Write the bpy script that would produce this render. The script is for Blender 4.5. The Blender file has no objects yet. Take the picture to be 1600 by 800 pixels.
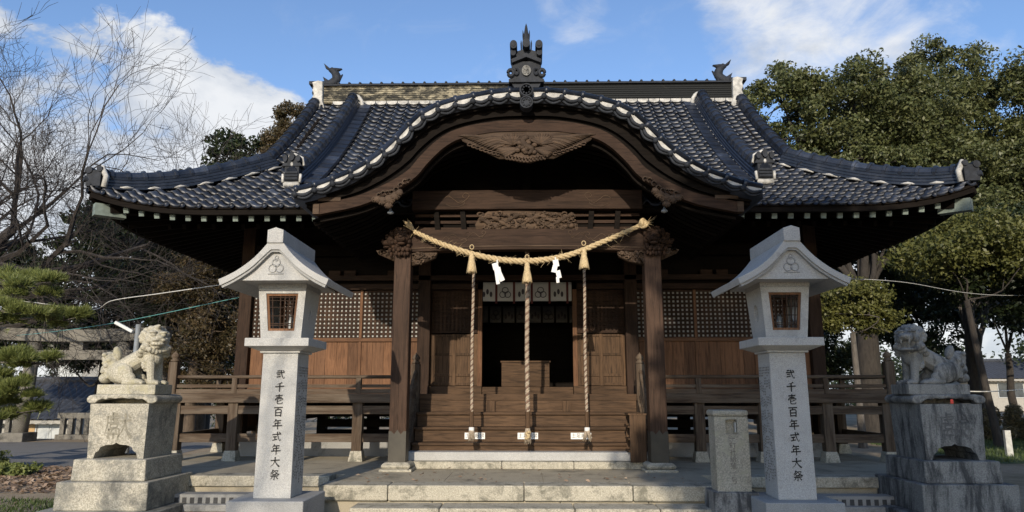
import bpy, math, random
import numpy as np
from mathutils import Vector, Matrix

R = math.radians
C = bpy.context.scene.collection
S = bpy.context.scene
random.seed(7)
rng = np.random.default_rng(7)

# ---------------------------------------------------------------- camera, sky, sun, exposure
cam_d = bpy.data.cameras.new('camera')
cam = bpy.data.objects.new('camera', cam_d); C.objects.link(cam)
cam.location = (0, 0, 1.55)
cam.rotation_euler = (R(90 + 10.9), 0, R(1.25))
cam_d.sensor_width = 36; cam_d.lens = 24.75
cam_d.clip_start = .05; cam_d.clip_end = 2000
S.camera = cam

SUN_EL, SUN_AZ = 19.5, 6.5            # sun low behind the viewer, a little to the left
W = bpy.data.worlds.new('World'); S.world = W; W.use_nodes = True
wn, wl = W.node_tree.nodes, W.node_tree.links
wn.clear()
def wnode(t, **k):
    n = wn.new(t)
    for a, b in k.items(): setattr(n, a, b)
    return n
sky = wnode('ShaderNodeTexSky', sky_type='NISHITA', sun_disc=False, sun_elevation=R(SUN_EL), sun_rotation=R(180 + SUN_AZ),
            air_density=1.0, dust_density=.6, ozone_density=2.2, altitude=0)
tc = wnode('ShaderNodeTexCoord')
def wmath(op, a, b=None, c=None, clamp=False):
    n = wnode('ShaderNodeMath', operation=op, use_clamp=clamp)
    for i, v in enumerate((a, b, c)):
        if v is None: continue
        if isinstance(v, (int, float)): n.inputs[i].default_value = v
        else: wl.new(v, n.inputs[i])
    return n.outputs[0]
def wmap(v, a, b, c=0., d=1.):
    n = wnode('ShaderNodeMapRange', interpolation_type='SMOOTHSTEP')
    wl.new(v, n.inputs[0])
    for i, x in enumerate((a, b, c, d)): n.inputs[i + 1].default_value = x
    return n.outputs[0]
sepd = wnode('ShaderNodeSeparateXYZ'); wl.new(tc.outputs['Generated'], sepd.inputs[0])
zz = wmath('ADD', wmath('MAXIMUM', sepd.outputs[2], 0.), .35)
div = wnode('ShaderNodeVectorMath', operation='DIVIDE'); wl.new(tc.outputs['Generated'], div.inputs[0])
cmb = wnode('ShaderNodeCombineXYZ')
for i in range(3): wl.new(zz, cmb.inputs[i])
wl.new(cmb.outputs[0], div.inputs[1])
def wnoise(scale, det, rough, off=(0, 0, 0), dist=0.):
    m = wnode('ShaderNodeMapping'); m.inputs['Location'].default_value = off
    wl.new(div.outputs[0], m.inputs[0])
    n = wnode('ShaderNodeTexNoise'); n.inputs['Scale'].default_value = scale
    n.inputs['Detail'].default_value = det; n.inputs['Roughness'].default_value = rough
    n.inputs['Distortion'].default_value = dist
    wl.new(m.outputs[0], n.inputs['Vector']); return n.outputs['Fac']
cm = wnode('ShaderNodeMapping'); cm.inputs['Scale'].default_value = (1, 1, 1.7); cm.inputs['Location'].default_value = (.6, 1.2, 3.1)
wl.new(tc.outputs['Generated'], cm.inputs[0])
cn = wnode('ShaderNodeTexNoise'); wl.new(cm.outputs[0], cn.inputs['Vector'])
for k_, v_ in (('Scale', 5.5), ('Detail', 10), ('Roughness', .6), ('Distortion', .25)): cn.inputs[k_].default_value = v_
cum = cn.outputs['Fac']
nz = wnoise(3.2, 9, .58, (1.3, 2.1, .4), .3)
nz2 = wnoise(7.5, 8, .62, (4.3, .2, 2.4), .6)
def lobe(d, c0, c1):
    v = Vector(d).normalized()
    n = wnode('ShaderNodeVectorMath', operation='DOT_PRODUCT')
    wl.new(tc.outputs['Generated'], n.inputs[0]); n.inputs[1].default_value = v
    return wmap(n.outputs['Value'], math.cos(R(c0)), math.cos(R(c1)))
CLOUDS = [((0.339, 0.832, 0.440), 11, 1, 0.42), ((0.403, 0.821, 0.403), 9, 1, 0.40), ((0.488, 0.759, 0.431), 8, 1, 0.30), ((0.058, 0.861, 0.505), 5, 1, 0.28)]
HEAPS = [((-0.406, 0.851, 0.333), 9, 2, 0.52), ((-0.467, 0.813, 0.349), 8.5, 2, 0.52), ((-0.540, 0.775, 0.329), 11, 2, 0.52), ((-0.580, 0.735, 0.351), 9, 2, 0.50), ((-0.337, 0.874, 0.351), 5, 1, 0.44), ((-0.526, 0.823, 0.216), 10, 3, 0.52)]
def lobes(L):
    out = None
    for d, c0, c1, w in L:
        l = wmath('MULTIPLY', lobe(d, c0, c1), w)
        out = l if out is None else wmath('MAXIMUM', out, l)
    return out
bias = lobes(CLOUDS)
heap = lobes(HEAPS)
shape = wmath('ADD', wmath('MULTIPLY', nz, .75), wmath('MULTIPLY', nz2, .35))
dens = wmap(wmath('ADD', shape, bias), .80, 1.06)
thin = wmath('MULTIPLY', wmap(nz2, .52, .85), .16)
low2 = wmath('MULTIPLY', wmap(sepd.outputs[2], .27, .13, 0., .6), wmap(sepd.outputs[1], -.1, .35))
hd = wmap(wmath('ADD', wmath('MULTIPLY', cum, 1.5), wmath('MAXIMUM', heap, low2)), 1.0, 1.16)
dens = wmath('MAXIMUM', wmath('MAXIMUM', dens, hd), thin)
shade = wmap(cum, .36, .60)
ccol = wnode('ShaderNodeMix', data_type='RGBA'); wl.new(shade, ccol.inputs['Factor'])
ccol.inputs['A'].default_value = (5.6, 6.1, 6.9, 1); ccol.inputs['B'].default_value = (9.0, 9.1, 9.2, 1)
skt = wnode('ShaderNodeMix', data_type='RGBA', blend_type='MULTIPLY'); skt.inputs['Factor'].default_value = 1
wl.new(sky.outputs[0], skt.inputs['A']); skt.inputs['B'].default_value = (1.75, 1.86, 2.08, 1)
mx = wnode('ShaderNodeMix', data_type='RGBA'); wl.new(wmath('MULTIPLY', dens, .93), mx.inputs['Factor'])
wl.new(skt.outputs['Result'], mx.inputs['A']); wl.new(ccol.outputs['Result'], mx.inputs['B'])
bg = wnode('ShaderNodeBackground'); bg.inputs['Strength'].default_value = .11
wl.new(mx.outputs['Result'], bg.inputs['Color'])
wo = wnode('ShaderNodeOutputWorld'); wl.new(bg.outputs[0], wo.inputs['Surface'])

sun_d = bpy.data.lights.new('sun', 'SUN'); sun_d.energy = 5.0; sun_d.angle = R(.5); sun_d.color = (1, .88, .71)
sun = bpy.data.objects.new('sun', sun_d); C.objects.link(sun)
sdir = Vector((math.sin(R(SUN_AZ)) * math.cos(R(SUN_EL)), math.cos(R(SUN_AZ)) * math.cos(R(SUN_EL)), -math.sin(R(SUN_EL))))
sun.rotation_euler = sdir.to_track_quat('-Z', 'Y').to_euler(); sun.location = (-4, -30, 14)

vs = S.view_settings
vs.view_transform = 'Standard'; vs.look = 'None'; vs.exposure = -0.12; vs.gamma = 1; vs.use_curve_mapping = False
S.cycles.max_bounces = 6; S.cycles.diffuse_bounces = 2; S.cycles.transparent_max_bounces = 6
S.cycles.use_adaptive_sampling = True

# ---------------------------------------------------------------- materials
MATS = {}
def mat(name, build):
    m = bpy.data.materials.new(name); m.use_nodes = True
    nt = m.node_tree; nt.nodes.clear()
    out = nt.nodes.new('ShaderNodeOutputMaterial'); b = nt.nodes.new('ShaderNodeBsdfPrincipled'); b.name = 'Principled BSDF'
    nt.links.new(b.outputs[0], out.inputs['Surface'])
    build(nt, b, out); MATS[name] = m; return m
def nd(nt, t, **k):
    n = nt.nodes.new(t)
    for a, b in k.items(): setattr(n, a, b)
    return n
def vec(nt, scale=(1, 1, 1), coord='Object'):
    t = nd(nt, 'ShaderNodeTexCoord'); m = nd(nt, 'ShaderNodeMapping'); m.inputs['Scale'].default_value = scale
    nt.links.new(t.outputs[coord], m.inputs[0]); return m.outputs[0]
def noise(nt, v, scale, det=4, rough=.55, dist=0.):
    n = nd(nt, 'ShaderNodeTexNoise'); n.inputs['Scale'].default_value = scale; n.inputs['Detail'].default_value = det
    n.inputs['Roughness'].default_value = rough; n.inputs['Distortion'].default_value = dist
    nt.links.new(v, n.inputs['Vector']); return n.outputs['Fac']
def ramp(nt, f, stops):
    n = nd(nt, 'ShaderNodeValToRGB'); nt.links.new(f, n.inputs[0]); e = n.color_ramp.elements
    while len(e) < len(stops): e.new(.5)
    for i, (p, c) in enumerate(stops): e[i].position = p; e[i].color = (*c, 1) if len(c) == 3 else c
    return n.outputs[0]
def mixc(nt, f, a, b, mode='MIX'):
    n = nd(nt, 'ShaderNodeMix', data_type='RGBA', blend_type=mode)
    for i, v in (('Factor', f), ('A', a), ('B', b)):
        if hasattr(v, 'links') or hasattr(v, 'is_linked'): nt.links.new(v, n.inputs[i])
        elif isinstance(v, (int, float)): n.inputs[i].default_value = v
        else: n.inputs[i].default_value = (*v, 1)
    return n.outputs['Result']
def bump(nt, b, h, strength=.3, dist=.02):
    n = nd(nt, 'ShaderNodeBump'); n.inputs['Strength'].default_value = strength; n.inputs['Distance'].default_value = dist
    nt.links.new(h, n.inputs['Height']); nt.links.new(n.outputs[0], b.inputs['Normal'])

def wood(name, dark, light, axis, rough=.75, grey=None, gscale=1.):
    sc = {'x': (1.2, 16, 16), 'y': (16, 1.2, 16), 'z': (16, 16, 1.2)}[axis]
    def f(nt, b, out):
        v = vec(nt, tuple(s * gscale for s in sc))
        n = noise(nt, v, 1.6, 6, .6, 1.2)
        c = ramp(nt, n, [(.28, dark), (.58, light), (.8, tuple(.72 * x for x in light))])
        big = noise(nt, vec(nt), 1.3, 4, .6)
        c = mixc(nt, ramp(nt, big, [(.3, (0, 0, 0)), (.75, (.55, .55, .55))]), c, tuple(.55 * x for x in dark))
        geo = nd(nt, 'ShaderNodeNewGeometry')
        c = mixc(nt, 1., c, ramp(nt, geo.outputs['Random Per Island'], [(0, (.72,) * 3), (.5, (.98,) * 3), (1, (1.28, 1.24, 1.18))]), 'MULTIPLY')
        if grey:
            g = noise(nt, vec(nt, sc), .7, 5, .7)
            c = mixc(nt, ramp(nt, g, [(.42, (0, 0, 0)), (.66, (.8, .8, .8))]), c, grey)
        nt.links.new(c, b.inputs['Base Color']); b.inputs['Roughness'].default_value = rough
        b.inputs['Specular IOR Level'].default_value = .16
        bump(nt, b, n, .35, .012)
    return mat(name, f)
for ax in 'xyz':
    wood('beam_' + ax, (.015, .0085, .0055), (.056, .033, .022), ax)
    wood('weathered_' + ax, (.04, .027, .018), (.115, .080, .054), ax, .85, (.15, .12, .09))
    wood('board_' + ax, (.075, .037, .020), (.19, .098, .053), ax, .7)
    wood('stair_' + ax, (.030, .019, .012), (.118, .071, .041), ax, .75)
wood('shade_toned_wood', (.006, .005, .0045), (.013, .0105, .009), 'x')  # near-black colour paints in the shade under the eaves and indoors
MATS['shade_toned_wood'].node_tree.nodes['Principled BSDF'].inputs['Specular IOR Level'].default_value = .04
wood('carving', (.036, .024, .017), (.10, .069, .048), 'x', .8, None, .5)
wood('pillar_wood', (.030, .0175, .0115), (.086, .051, .034), 'z', .7)

def plain(name, col, rough=.6, metal=0., var=.25, scale=6., bmp=.1):
    def f(nt, b, out):
        n = noise(nt, vec(nt), scale, 5, .6)
        c = ramp(nt, n, [(.3, tuple(x * (1 - var) for x in col)), (.7, tuple(min(1, x * (1 + var)) for x in col))])
        nt.links.new(c, b.inputs['Base Color']); b.inputs['Roughness'].default_value = rough; b.inputs['Metallic'].default_value = metal
        if bmp: bump(nt, b, n, bmp, .01)
    return mat(name, f)
plain('plaster', (.40, .39, .36), .9, 0, .45, 9)
plain('copper_cap', (.15, .185, .165), .7, 0, .35, 8)
plain('sleeve', (.045, .039, .028), .6, .1, .25, 5)
plain('paper', (.36, .36, .345), .9, 0, .12, 3, 0)
plain('cloth', (.40, .40, .39), .9, 0, .08, 5, .05)
plain('white_paper', (.66, .66, .64), .85, 0, .04, 4, .05)
plain('red_cloth', (.07, .011, .011), .8, 0, .2)
plain('ink', (.012, .012, .013), .6, 0, .2, 20, 0)
plain('navy_ink', (.03, .025, .035), .7, 0, .2, 20, 0)
plain('stake_paint', (.42, .42, .39), .8, 0, .25, 9)
plain('sign_white', (.75, .74, .70), .6, 0, .06)
plain('red_tape', (.75, .05, .03), .4, 0, .05)
plain('lamp_white', (.48, .50, .50), .4, 0, .05)
plain('steel', (.28, .30, .31), .5, .4, .2)
plain('wire_white', (.55, .54, .50), .6, 0, .1)
plain('wire_green', (.10, .28, .27), .6, 0, .1)
plain('window_dark', (.06, .07, .08), .12, 0, .3, 3, 0)
plain('house_wall_grey', (.27, .27, .26), .85, 0, .15)
plain('house_wall', (.34, .325, .29), .85, 0, .1)
plain('house_wall_tan', (.42, .33, .22), .85, 0, .1)
plain('house_roof', (.04, .045, .056), .8, 0, .3)
plain('curtain_tan', (.45, .30, .15), .8, 0, .1)
plain('berry', (.6, .05, .03), .4)

def straw(nt, b, out):
    n = noise(nt, vec(nt, (1, 1, 1)), 60, 4, .6)
    nt.links.new(ramp(nt, n, [(.3, (.33, .24, .125)), (.7, (.60, .475, .28))]), b.inputs['Base Color'])
    b.inputs['Roughness'].default_value = .85; bump(nt, b, n, .5, .01)
mat('straw', straw)
def rope_m(nt, b, out):
    n = noise(nt, vec(nt), 45, 4, .6)
    nt.links.new(ramp(nt, n, [(.3, (.21, .16, .115)), (.7, (.48, .40, .30))]), b.inputs['Base Color'])
    b.inputs['Roughness'].default_value = .9; bump(nt, b, n, .5, .008)
mat('rope', rope_m)
plain('rope_dark', (.16, .10, .07), .9, 0, .3, 30)

def granite(name, c0, c1, stain=None, stain_amt=.0, speck=230, lichen=None, streak=False, dirt_scale=2.2):
    def f(nt, b, out):
        v = vec(nt)
        n = noise(nt, v, speck, 3, .8)
        c = ramp(nt, n, [(.36, c0), (.5, tuple((a + d) / 2 for a, d in zip(c0, c1))), (.64, c1)])
        big = noise(nt, v, 3., 5, .6)
        c = mixc(nt, ramp(nt, big, [(.35, (.0,) * 3), (.75, (.30,) * 3)]), c, tuple(.7 * x for x in c0))
        if stain:
            sn = noise(nt, vec(nt, (4.5, 4.5, 1.1)) if streak else v, dirt_scale, 8, .72, .4)
            fac = ramp(nt, sn, [(.60 - stain_amt, (0,) * 3), (.74 - stain_amt, (.85,) * 3)])
            c = mixc(nt, fac, c, stain)
        if lichen:
            ln = noise(nt, v, 5.5, 9, .7, .6)
            c = mixc(nt, ramp(nt, ln, [(.52, (0,) * 3), (.62, (.75,) * 3)]), c, lichen)
        nt.links.new(c, b.inputs['Base Color']); b.inputs['Roughness'].default_value = .85
        b.inputs['Specular IOR Level'].default_value = .25
        h = mixc(nt, .5, n, noise(nt, v, 22, 6, .7))
        bump(nt, b, h, .25, .01)
    return mat(name, f)
granite('granite_new', (.28, .28, .272), (.53, .525, .505), (.24, .24, .23), .03, 125)
granite('granite_base', (.21, .212, .21), (.42, .42, .41), (.17, .17, .165), .03, 125)
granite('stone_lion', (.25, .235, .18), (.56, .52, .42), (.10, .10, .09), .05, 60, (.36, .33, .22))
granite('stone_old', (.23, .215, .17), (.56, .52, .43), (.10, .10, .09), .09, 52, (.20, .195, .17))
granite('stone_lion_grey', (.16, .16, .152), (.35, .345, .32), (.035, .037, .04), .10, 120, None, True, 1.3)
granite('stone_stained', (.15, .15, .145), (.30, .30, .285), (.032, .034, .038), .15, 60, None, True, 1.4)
granite('stone_step', (.26, .24, .19), (.53, .49, .395), (.12, .115, .09), .10, 62, None, False, 4.5)
granite('stone_paving', (.28, .245, .18), (.47, .415, .315), (.16, .145, .11), .09, 150, None, False, 1.5)
granite('stone_post', (.20, .188, .155), (.44, .415, .345), (.10, .095, .08), .07, 60, (.30, .29, .22))
granite('stone_torii', (.115, .107, .092), (.25, .235, .205), (.06, .058, .05), .09, 60)
granite('concrete', (.22, .22, .21), (.36, .355, .34), (.12, .12, .115), .05, 120)
plain('shade_toned_cloth', (.10, .10, .10), .95)  # curtain cloth darkened in colour to paint the dimness inside the doorway
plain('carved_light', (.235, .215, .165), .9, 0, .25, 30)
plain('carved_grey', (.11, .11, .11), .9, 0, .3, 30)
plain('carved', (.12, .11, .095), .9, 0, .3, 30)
plain('slot_shade', (.05, .05, .05), .9, 0, .3, 10)  # dark tone painting the shade inside the gutter slots

def tile(nt, b, out):
    v = vec(nt)
    geo = nd(nt, 'ShaderNodeNewGeometry')
    n = noise(nt, v, 4.5, 6, .65)
    c = ramp(nt, n, [(.3, (.009, .0125, .021)), (.6, (.021, .027, .042)), (.8, (.05, .057, .07))])
    rnd = ramp(nt, geo.outputs['Random Per Island'], [(0, (.5,) * 3), (.7, (1.0,) * 3), (.93, (1.35,) * 3), (1, (2.2, 2.15, 2.05))])
    c = mixc(nt, 1., c, rnd, 'MULTIPLY')
    li = noise(nt, v, 11, 8, .75)
    c = mixc(nt, ramp(nt, li, [(.60, (0,) * 3), (.76, (.5,) * 3)]), c, (.10, .10, .095))
    nt.links.new(c, b.inputs['Base Color'])
    r = ramp(nt, n, [(.3, (.32,) * 3), (.7, (.52,) * 3)])
    nt.links.new(r, b.inputs['Roughness']); b.inputs['Specular IOR Level'].default_value = .5
    bump(nt, b, li, .12, .01)
mat('tile', tile)
plain('tile_matte', (.022, .025, .031), .72, 0, .45, 9, .3)
MATS['tile_matte'].node_tree.nodes['Principled BSDF'].inputs['Specular IOR Level'].default_value = .25
def ridge_tile(nt, b, out):
    v = vec(nt, (1, 1, 2.4))
    n = noise(nt, v, 3.6, 9, .78, .5)
    s = nd(nt, 'ShaderNodeSeparateXYZ'); nt.links.new(nd(nt, 'ShaderNodeTexCoord').outputs['Object'], s.inputs[0])
    mr = nd(nt, 'ShaderNodeMapRange'); nt.links.new(s.outputs[0], mr.inputs[0])
    mr.inputs[1].default_value = .6; mr.inputs[2].default_value = -1.2; mr.inputs[3].default_value = -.16; mr.inputs[4].default_value = .07
    ad = nd(nt, 'ShaderNodeMath', operation='ADD'); nt.links.new(n, ad.inputs[0]); nt.links.new(mr.outputs[0], ad.inputs[1])
    c = ramp(nt, ad.outputs[0], [(.46, (.020, .021, .021)), (.56, (.080, .074, .058)), (.66, (.34, .30, .21))])
    nt.links.new(c, b.inputs['Base Color']); b.inputs['Roughness'].default_value = .85; b.inputs['Specular IOR Level'].default_value = .15; bump(nt, b, n, .3, .01)
mat('ridge_tile', ridge_tile)

def ground_m(nt, b, out):
    v = vec(nt)
    a = noise(nt, v, .35, 8, .65); f = noise(nt, v, 26, 8, .75); g = noise(nt, v, 3.1, 7, .7)
    c = ramp(nt, g, [(.3, (.28, .22, .15)), (.55, (.41, .33, .235)), (.75, (.50, .42, .31))])
    c = mixc(nt, ramp(nt, f, [(.4, (0,) * 3), (.72, (.7,) * 3)]), c, (.20, .155, .105))
    c = mixc(nt, ramp(nt, a, [(.48, (0,) * 3), (.62, (.55,) * 3)]), c, (.16, .14, .085))
    nt.links.new(c, b.inputs['Base Color']); b.inputs['Roughness'].default_value = .95
    b.inputs['Specular IOR Level'].default_value = .1
    bump(nt, b, f, .6, .02)
mat('ground', ground_m)
granite('path', (.15, .145, .14), (.24, .235, .225), (.10, .10, .095), .05, 60)
plain('lawn', (.045, .075, .022), .95, 0, .4, 12, .5)

def leaf(name, cols, trans=.25, gloss=.35):
    def f(nt, b, out):
        geo = nd(nt, 'ShaderNodeNewGeometry')
        n = noise(nt, vec(nt), .9, 4, .6)
        c = ramp(nt, geo.outputs['Random Per Island'], [(i / (len(cols) - 1), c) for i, c in enumerate(cols)])
        c = mixc(nt, ramp(nt, n, [(.35, (0,) * 3), (.65, (.45,) * 3)]), c, cols[-1])
        nt.links.new(c, b.inputs['Base Color']); b.inputs['Roughness'].default_value = .45
        b.inputs['Specular IOR Level'].default_value = gloss
        t = nd(nt, 'ShaderNodeBsdfTranslucent'); nt.links.new(c, t.inputs[0])
        m = nd(nt, 'ShaderNodeMixShader'); m.inputs[0].default_value = trans
        nt.links.new(b.outputs[0], m.inputs[1]); nt.links.new(t.outputs[0], m.inputs[2]); nt.links.new(m.outputs[0], out.inputs['Surface'])
    return mat(name, f)
leaf('leaf_camphor', [(.032, .044, .016), (.060, .076, .026), (.095, .108, .038), (.14, .145, .058)])
leaf('leaf_dark', [(.010, .018, .007), (.022, .034, .012), (.040, .052, .020)])
leaf('leaf_brown', [(.035, .034, .014), (.065, .052, .022), (.105, .072, .036)])
leaf('leaf_olive', [(.050, .062, .016), (.10, .105, .028), (.15, .15, .045)])
leaf('needle', [(.07, .10, .03), (.15, .18, .05), (.23, .25, .08)])
leaf('dry_leaf', [(.17, .11, .07), (.30, .20, .13), (.42, .32, .23)], .1)
leaf('dry_grass', [(.06, .055, .025), (.12, .10, .05), (.17, .14, .075)], .2)
leaf('grass', [(.03, .055, .014), (.06, .095, .022), (.09, .115, .035)], .2)
def bark(name, a, c):
    def f(nt, b, out):
        n = noise(nt, vec(nt, (6, 6, 1.5)), 2.5, 7, .65, .5)
        nt.links.new(ramp(nt, n, [(.3, a), (.7, c)]), b.inputs['Base Color']); b.inputs['Roughness'].default_value = .95
        bump(nt, b, n, .7, .03)
    return mat(name, f)
bark('bark_grey', (.055, .048, .042), (.15, .135, .12))
bark('bark_brown', (.045, .032, .022), (.125, .092, .064))
bark('bark_dark', (.018, .015, .013), (.05, .042, .035))
bark('twig', (.022, .018, .016), (.055, .046, .041))

# ---------------------------------------------------------------- mesh helpers
OFF = {}
class MB:
    def __init__(s): s.v = []; s.f = []
    def add(s, vs, fs):
        k = len(s.v); s.v += [tuple(map(float, p)) for p in vs]; s.f += [tuple(i + k for i in f) for f in fs]; return s
    def box(s, x0, x1, y0, y1, z0, z1):
        return s.add([(x0, y0, z0), (x1, y0, z0), (x1, y1, z0), (x0, y1, z0), (x0, y0, z1), (x1, y0, z1), (x1, y1, z1), (x0, y1, z1)],
                     [(0, 3, 2, 1), (4, 5, 6, 7), (0, 1, 5, 4), (1, 2, 6, 5), (2, 3, 7, 6), (3, 0, 4, 7)])
    def cbox(s, c, d): return s.box(c[0] - d[0] / 2, c[0] + d[0] / 2, c[1] - d[1] / 2, c[1] + d[1] / 2, c[2] - d[2] / 2, c[2] + d[2] / 2)
    def frus(s, cx, cy, z0, z1, a0, b0, a1, b1):        # square frustum: half sizes a,b at bottom and top
        return s.add([(cx - a0, cy - b0, z0), (cx + a0, cy - b0, z0), (cx + a0, cy + b0, z0), (cx - a0, cy + b0, z0),
                      (cx - a1, cy - b1, z1), (cx + a1, cy - b1, z1), (cx + a1, cy + b1, z1), (cx - a1, cy + b1, z1)],
                     [(0, 3, 2, 1), (4, 5, 6, 7), (0, 1, 5, 4), (1, 2, 6, 5), (2, 3, 7, 6), (3, 0, 4, 7)])
    def beam(s, p, q, w, h, up=(0, 0, 1)):               # oriented box from p to q
        p, q = Vector(p), Vector(q); t = (q - p).normalized(); u = Vector(up)
        a = t.cross(u).normalized(); u = a.cross(t)
        c = [p + a * sx * w / 2 + u * sz * h / 2 for sz in (-1, 1) for sx in (-1, 1)] + [q + a * sx * w / 2 + u * sz * h / 2 for sz in (-1, 1) for sx in (-1, 1)]
        return s.add(c, [(0, 1, 3, 2), (4, 6, 7, 5), (0, 4, 5, 1), (1, 5, 7, 3), (3, 7, 6, 2), (2, 6, 4, 0)])
    def tube(s, pts, rad, n=6, caps=True):
        pts = [Vector(p) for p in pts]
        if isinstance(rad, (int, float)): rad = [rad] * len(pts)
        k = len(s.v); prev = None
        for i, p in enumerate(pts):
            t = (pts[min(i + 1, len(pts) - 1)] - pts[max(i - 1, 0)])
            t = t.normalized() if t.length > 1e-9 else Vector((0, 0, 1))
            if prev is None:
                a = t.cross(Vector((0, 0, 1)) if abs(t.z) < .9 else Vector((1, 0, 0))).normalized()
            else:
                a = (prev - t * prev.dot(t)); a = a.normalized() if a.length > 1e-6 else t.orthogonal().normalized()
            prev = a; b = t.cross(a)
            for j in range(n):
                an = 2 * math.pi * j / n
                s.v.append(tuple(p + (a * math.cos(an) + b * math.sin(an)) * rad[i]))
        for i in range(len(pts) - 1):
            for j in range(n):
                s.f.append((k + i * n + j, k + i * n + (j + 1) % n, k + (i + 1) * n + (j + 1) % n, k + (i + 1) * n + j))
        if caps:
            s.f.append(tuple(k + j for j in reversed(range(n)))); s.f.append(tuple(k + (len(pts) - 1) * n + j for j in range(n)))
        return s
    def ell(s, c, r, seg=10, rings=7, rot=None):
        vs = []; M = rot or Matrix.Identity(3); c = Vector(c)
        for i in range(rings + 1):
            th = math.pi * i / rings
            for j in range(seg):
                ph = 2 * math.pi * j / seg
                vs.append(c + M @ Vector((r[0] * math.sin(th) * math.cos(ph), r[1] * math.sin(th) * math.sin(ph), r[2] * math.cos(th))))
        fs = [(i * seg + j, (i + 1) * seg + j, (i + 1) * seg + (j + 1) % seg, i * seg + (j + 1) % seg) for i in range(rings) for j in range(seg)]
        return s.add(vs, fs)
    def lathe(s, c, prof, n=14):                         # profile [(r,z)], vertical axis
        vs = [(c[0] + r * math.cos(2 * math.pi * j / n), c[1] + r * math.sin(2 * math.pi * j / n), c[2] + z) for r, z in prof for j in range(n)]
        m = len(prof)
        fs = [(i * n + j, i * n + (j + 1) % n, (i + 1) * n + (j + 1) % n, (i + 1) * n + j) for i in range(m - 1) for j in range(n)]
        fs += [tuple(reversed(range(n))), tuple((m - 1) * n + j for j in range(n))]
        return s.add(vs, fs)
    def prism(s, poly, y0, y1, plane='xz', c=(0, 0, 0)): # poly outline extruded along the third axis
        def P(a, b, t): return {'xz': (a + c[0], t + c[1], b + c[2]), 'yz': (t + c[0], a + c[1], b + c[2]), 'xy': (a + c[0], b + c[1], t + c[2])}[plane]
        n = len(poly); vs = [P(a, b, y0) for a, b in poly] + [P(a, b, y1) for a, b in poly]
        return s.add(vs, [tuple(range(n)), tuple(reversed(range(n, 2 * n)))] + [(i, n + i, n + (i + 1) % n, (i + 1) % n) for i in range(n)])
    def band(s, top, bot, y0, y1):                       # solid between two curves of the same length in XZ, from y0 to y1
        n = len(top); vs = [(x, y0, z) for x, z in top] + [(x, y0, z) for x, z in bot] + [(x, y1, z) for x, z in top] + [(x, y1, z) for x, z in bot]
        fs = []
        for i in range(n - 1):
            fs += [(n + i, n + i + 1, i + 1, i), (2 * n + i, 2 * n + i + 1, 3 * n + i + 1, 3 * n + i), (i, i + 1, 2 * n + i + 1, 2 * n + i), (3 * n + i, 3 * n + i + 1, n + i + 1, n + i)]
        fs += [(0, 2 * n, 3 * n, n), (n - 1, 2 * n - 1, 4 * n - 1, 3 * n - 1)]
        return s.add(vs, fs)
    def disc_y(s, c, r, d, n=14, face=-1):               # short cylinder along Y
        return s.tube([(c[0], c[1], c[2]), (c[0], c[1] + d, c[2])], r, n)
    def build(s, name, m, parent=None, smooth=False, bevel=0., fix=False):
        off = OFF.get(parent.name, (0, 0, 0)) if parent else (0, 0, 0)
        me = bpy.data.meshes.new(name)
        v = np.array(s.v, dtype=float).reshape(-1, 3) - np.array(off)
        me.from_pydata(v.tolist(), [], s.f); me.materials.append(MATS[m] if isinstance(m, str) else m)
        if smooth:
            me.polygons.foreach_set('use_smooth', [True] * len(me.polygons))
        me.update()
        if fix:
            import bmesh
            bm = bmesh.new(); bm.from_mesh(me); bmesh.ops.recalc_face_normals(bm, faces=bm.faces); bm.to_mesh(me); bm.free()
        o = bpy.data.objects.new(name, me); C.objects.link(o)
        if parent: o.parent = parent; OFF[o.name] = off
        if bevel:
            b = o.modifiers.new('bevel', 'BEVEL'); b.width = bevel; b.segments = 2; b.limit_method = 'ANGLE'; b.angle_limit = R(40)
        return o
def fast_mesh(name, v, q, m, parent=None, smooth=False):
    """Quads from numpy arrays."""
    off = OFF.get(parent.name, (0, 0, 0)) if parent else (0, 0, 0)
    v = (np.asarray(v, dtype=np.float32) - np.array(off, dtype=np.float32)); q = np.asarray(q, dtype=np.int32)
    me = bpy.data.meshes.new(name); me.vertices.add(len(v)); me.vertices.foreach_set('co', v.ravel())
    me.loops.add(q.size); me.loops.foreach_set('vertex_index', q.ravel()); me.polygons.add(len(q))
    me.polygons.foreach_set('loop_start', np.arange(0, q.size, q.shape[1], dtype=np.int32))
    try: me.polygons.foreach_set('loop_total', np.full(len(q), q.shape[1], dtype=np.int32))
    except Exception: pass
    if smooth: me.polygons.foreach_set('use_smooth', np.ones(len(q), dtype=bool))
    me.materials.append(MATS[m]); me.update(calc_edges=True); me.validate()
    o = bpy.data.objects.new(name, me); C.objects.link(o)
    if parent: o.parent = parent; OFF[o.name] = off
    return o
def tag(o, label=None, cat=None, group=None, kind=None):
    for k, v in (('label', label), ('category', cat), ('group', group), ('kind', kind)):
        if v: o[k] = v
    return o
def thing(name, label, cat, loc=(0, 0, 0), group=None, local=False):
    """An Empty at the base of the thing; its parts are written in world coordinates unless local."""
    o = bpy.data.objects.new(name, None); C.objects.link(o); o.location = loc; o.empty_display_size = .2
    OFF[o.name] = (0, 0, 0) if local else tuple(loc)
    return tag(o, label, cat, group)
def copy_tree(o, parent=None):
    c = o.copy(); C.objects.link(c)
    if parent: c.parent = parent
    OFF[c.name] = OFF.get(o.name, (0, 0, 0))
    for ch in list(o.children): copy_tree(ch, c)
    return c
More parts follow.
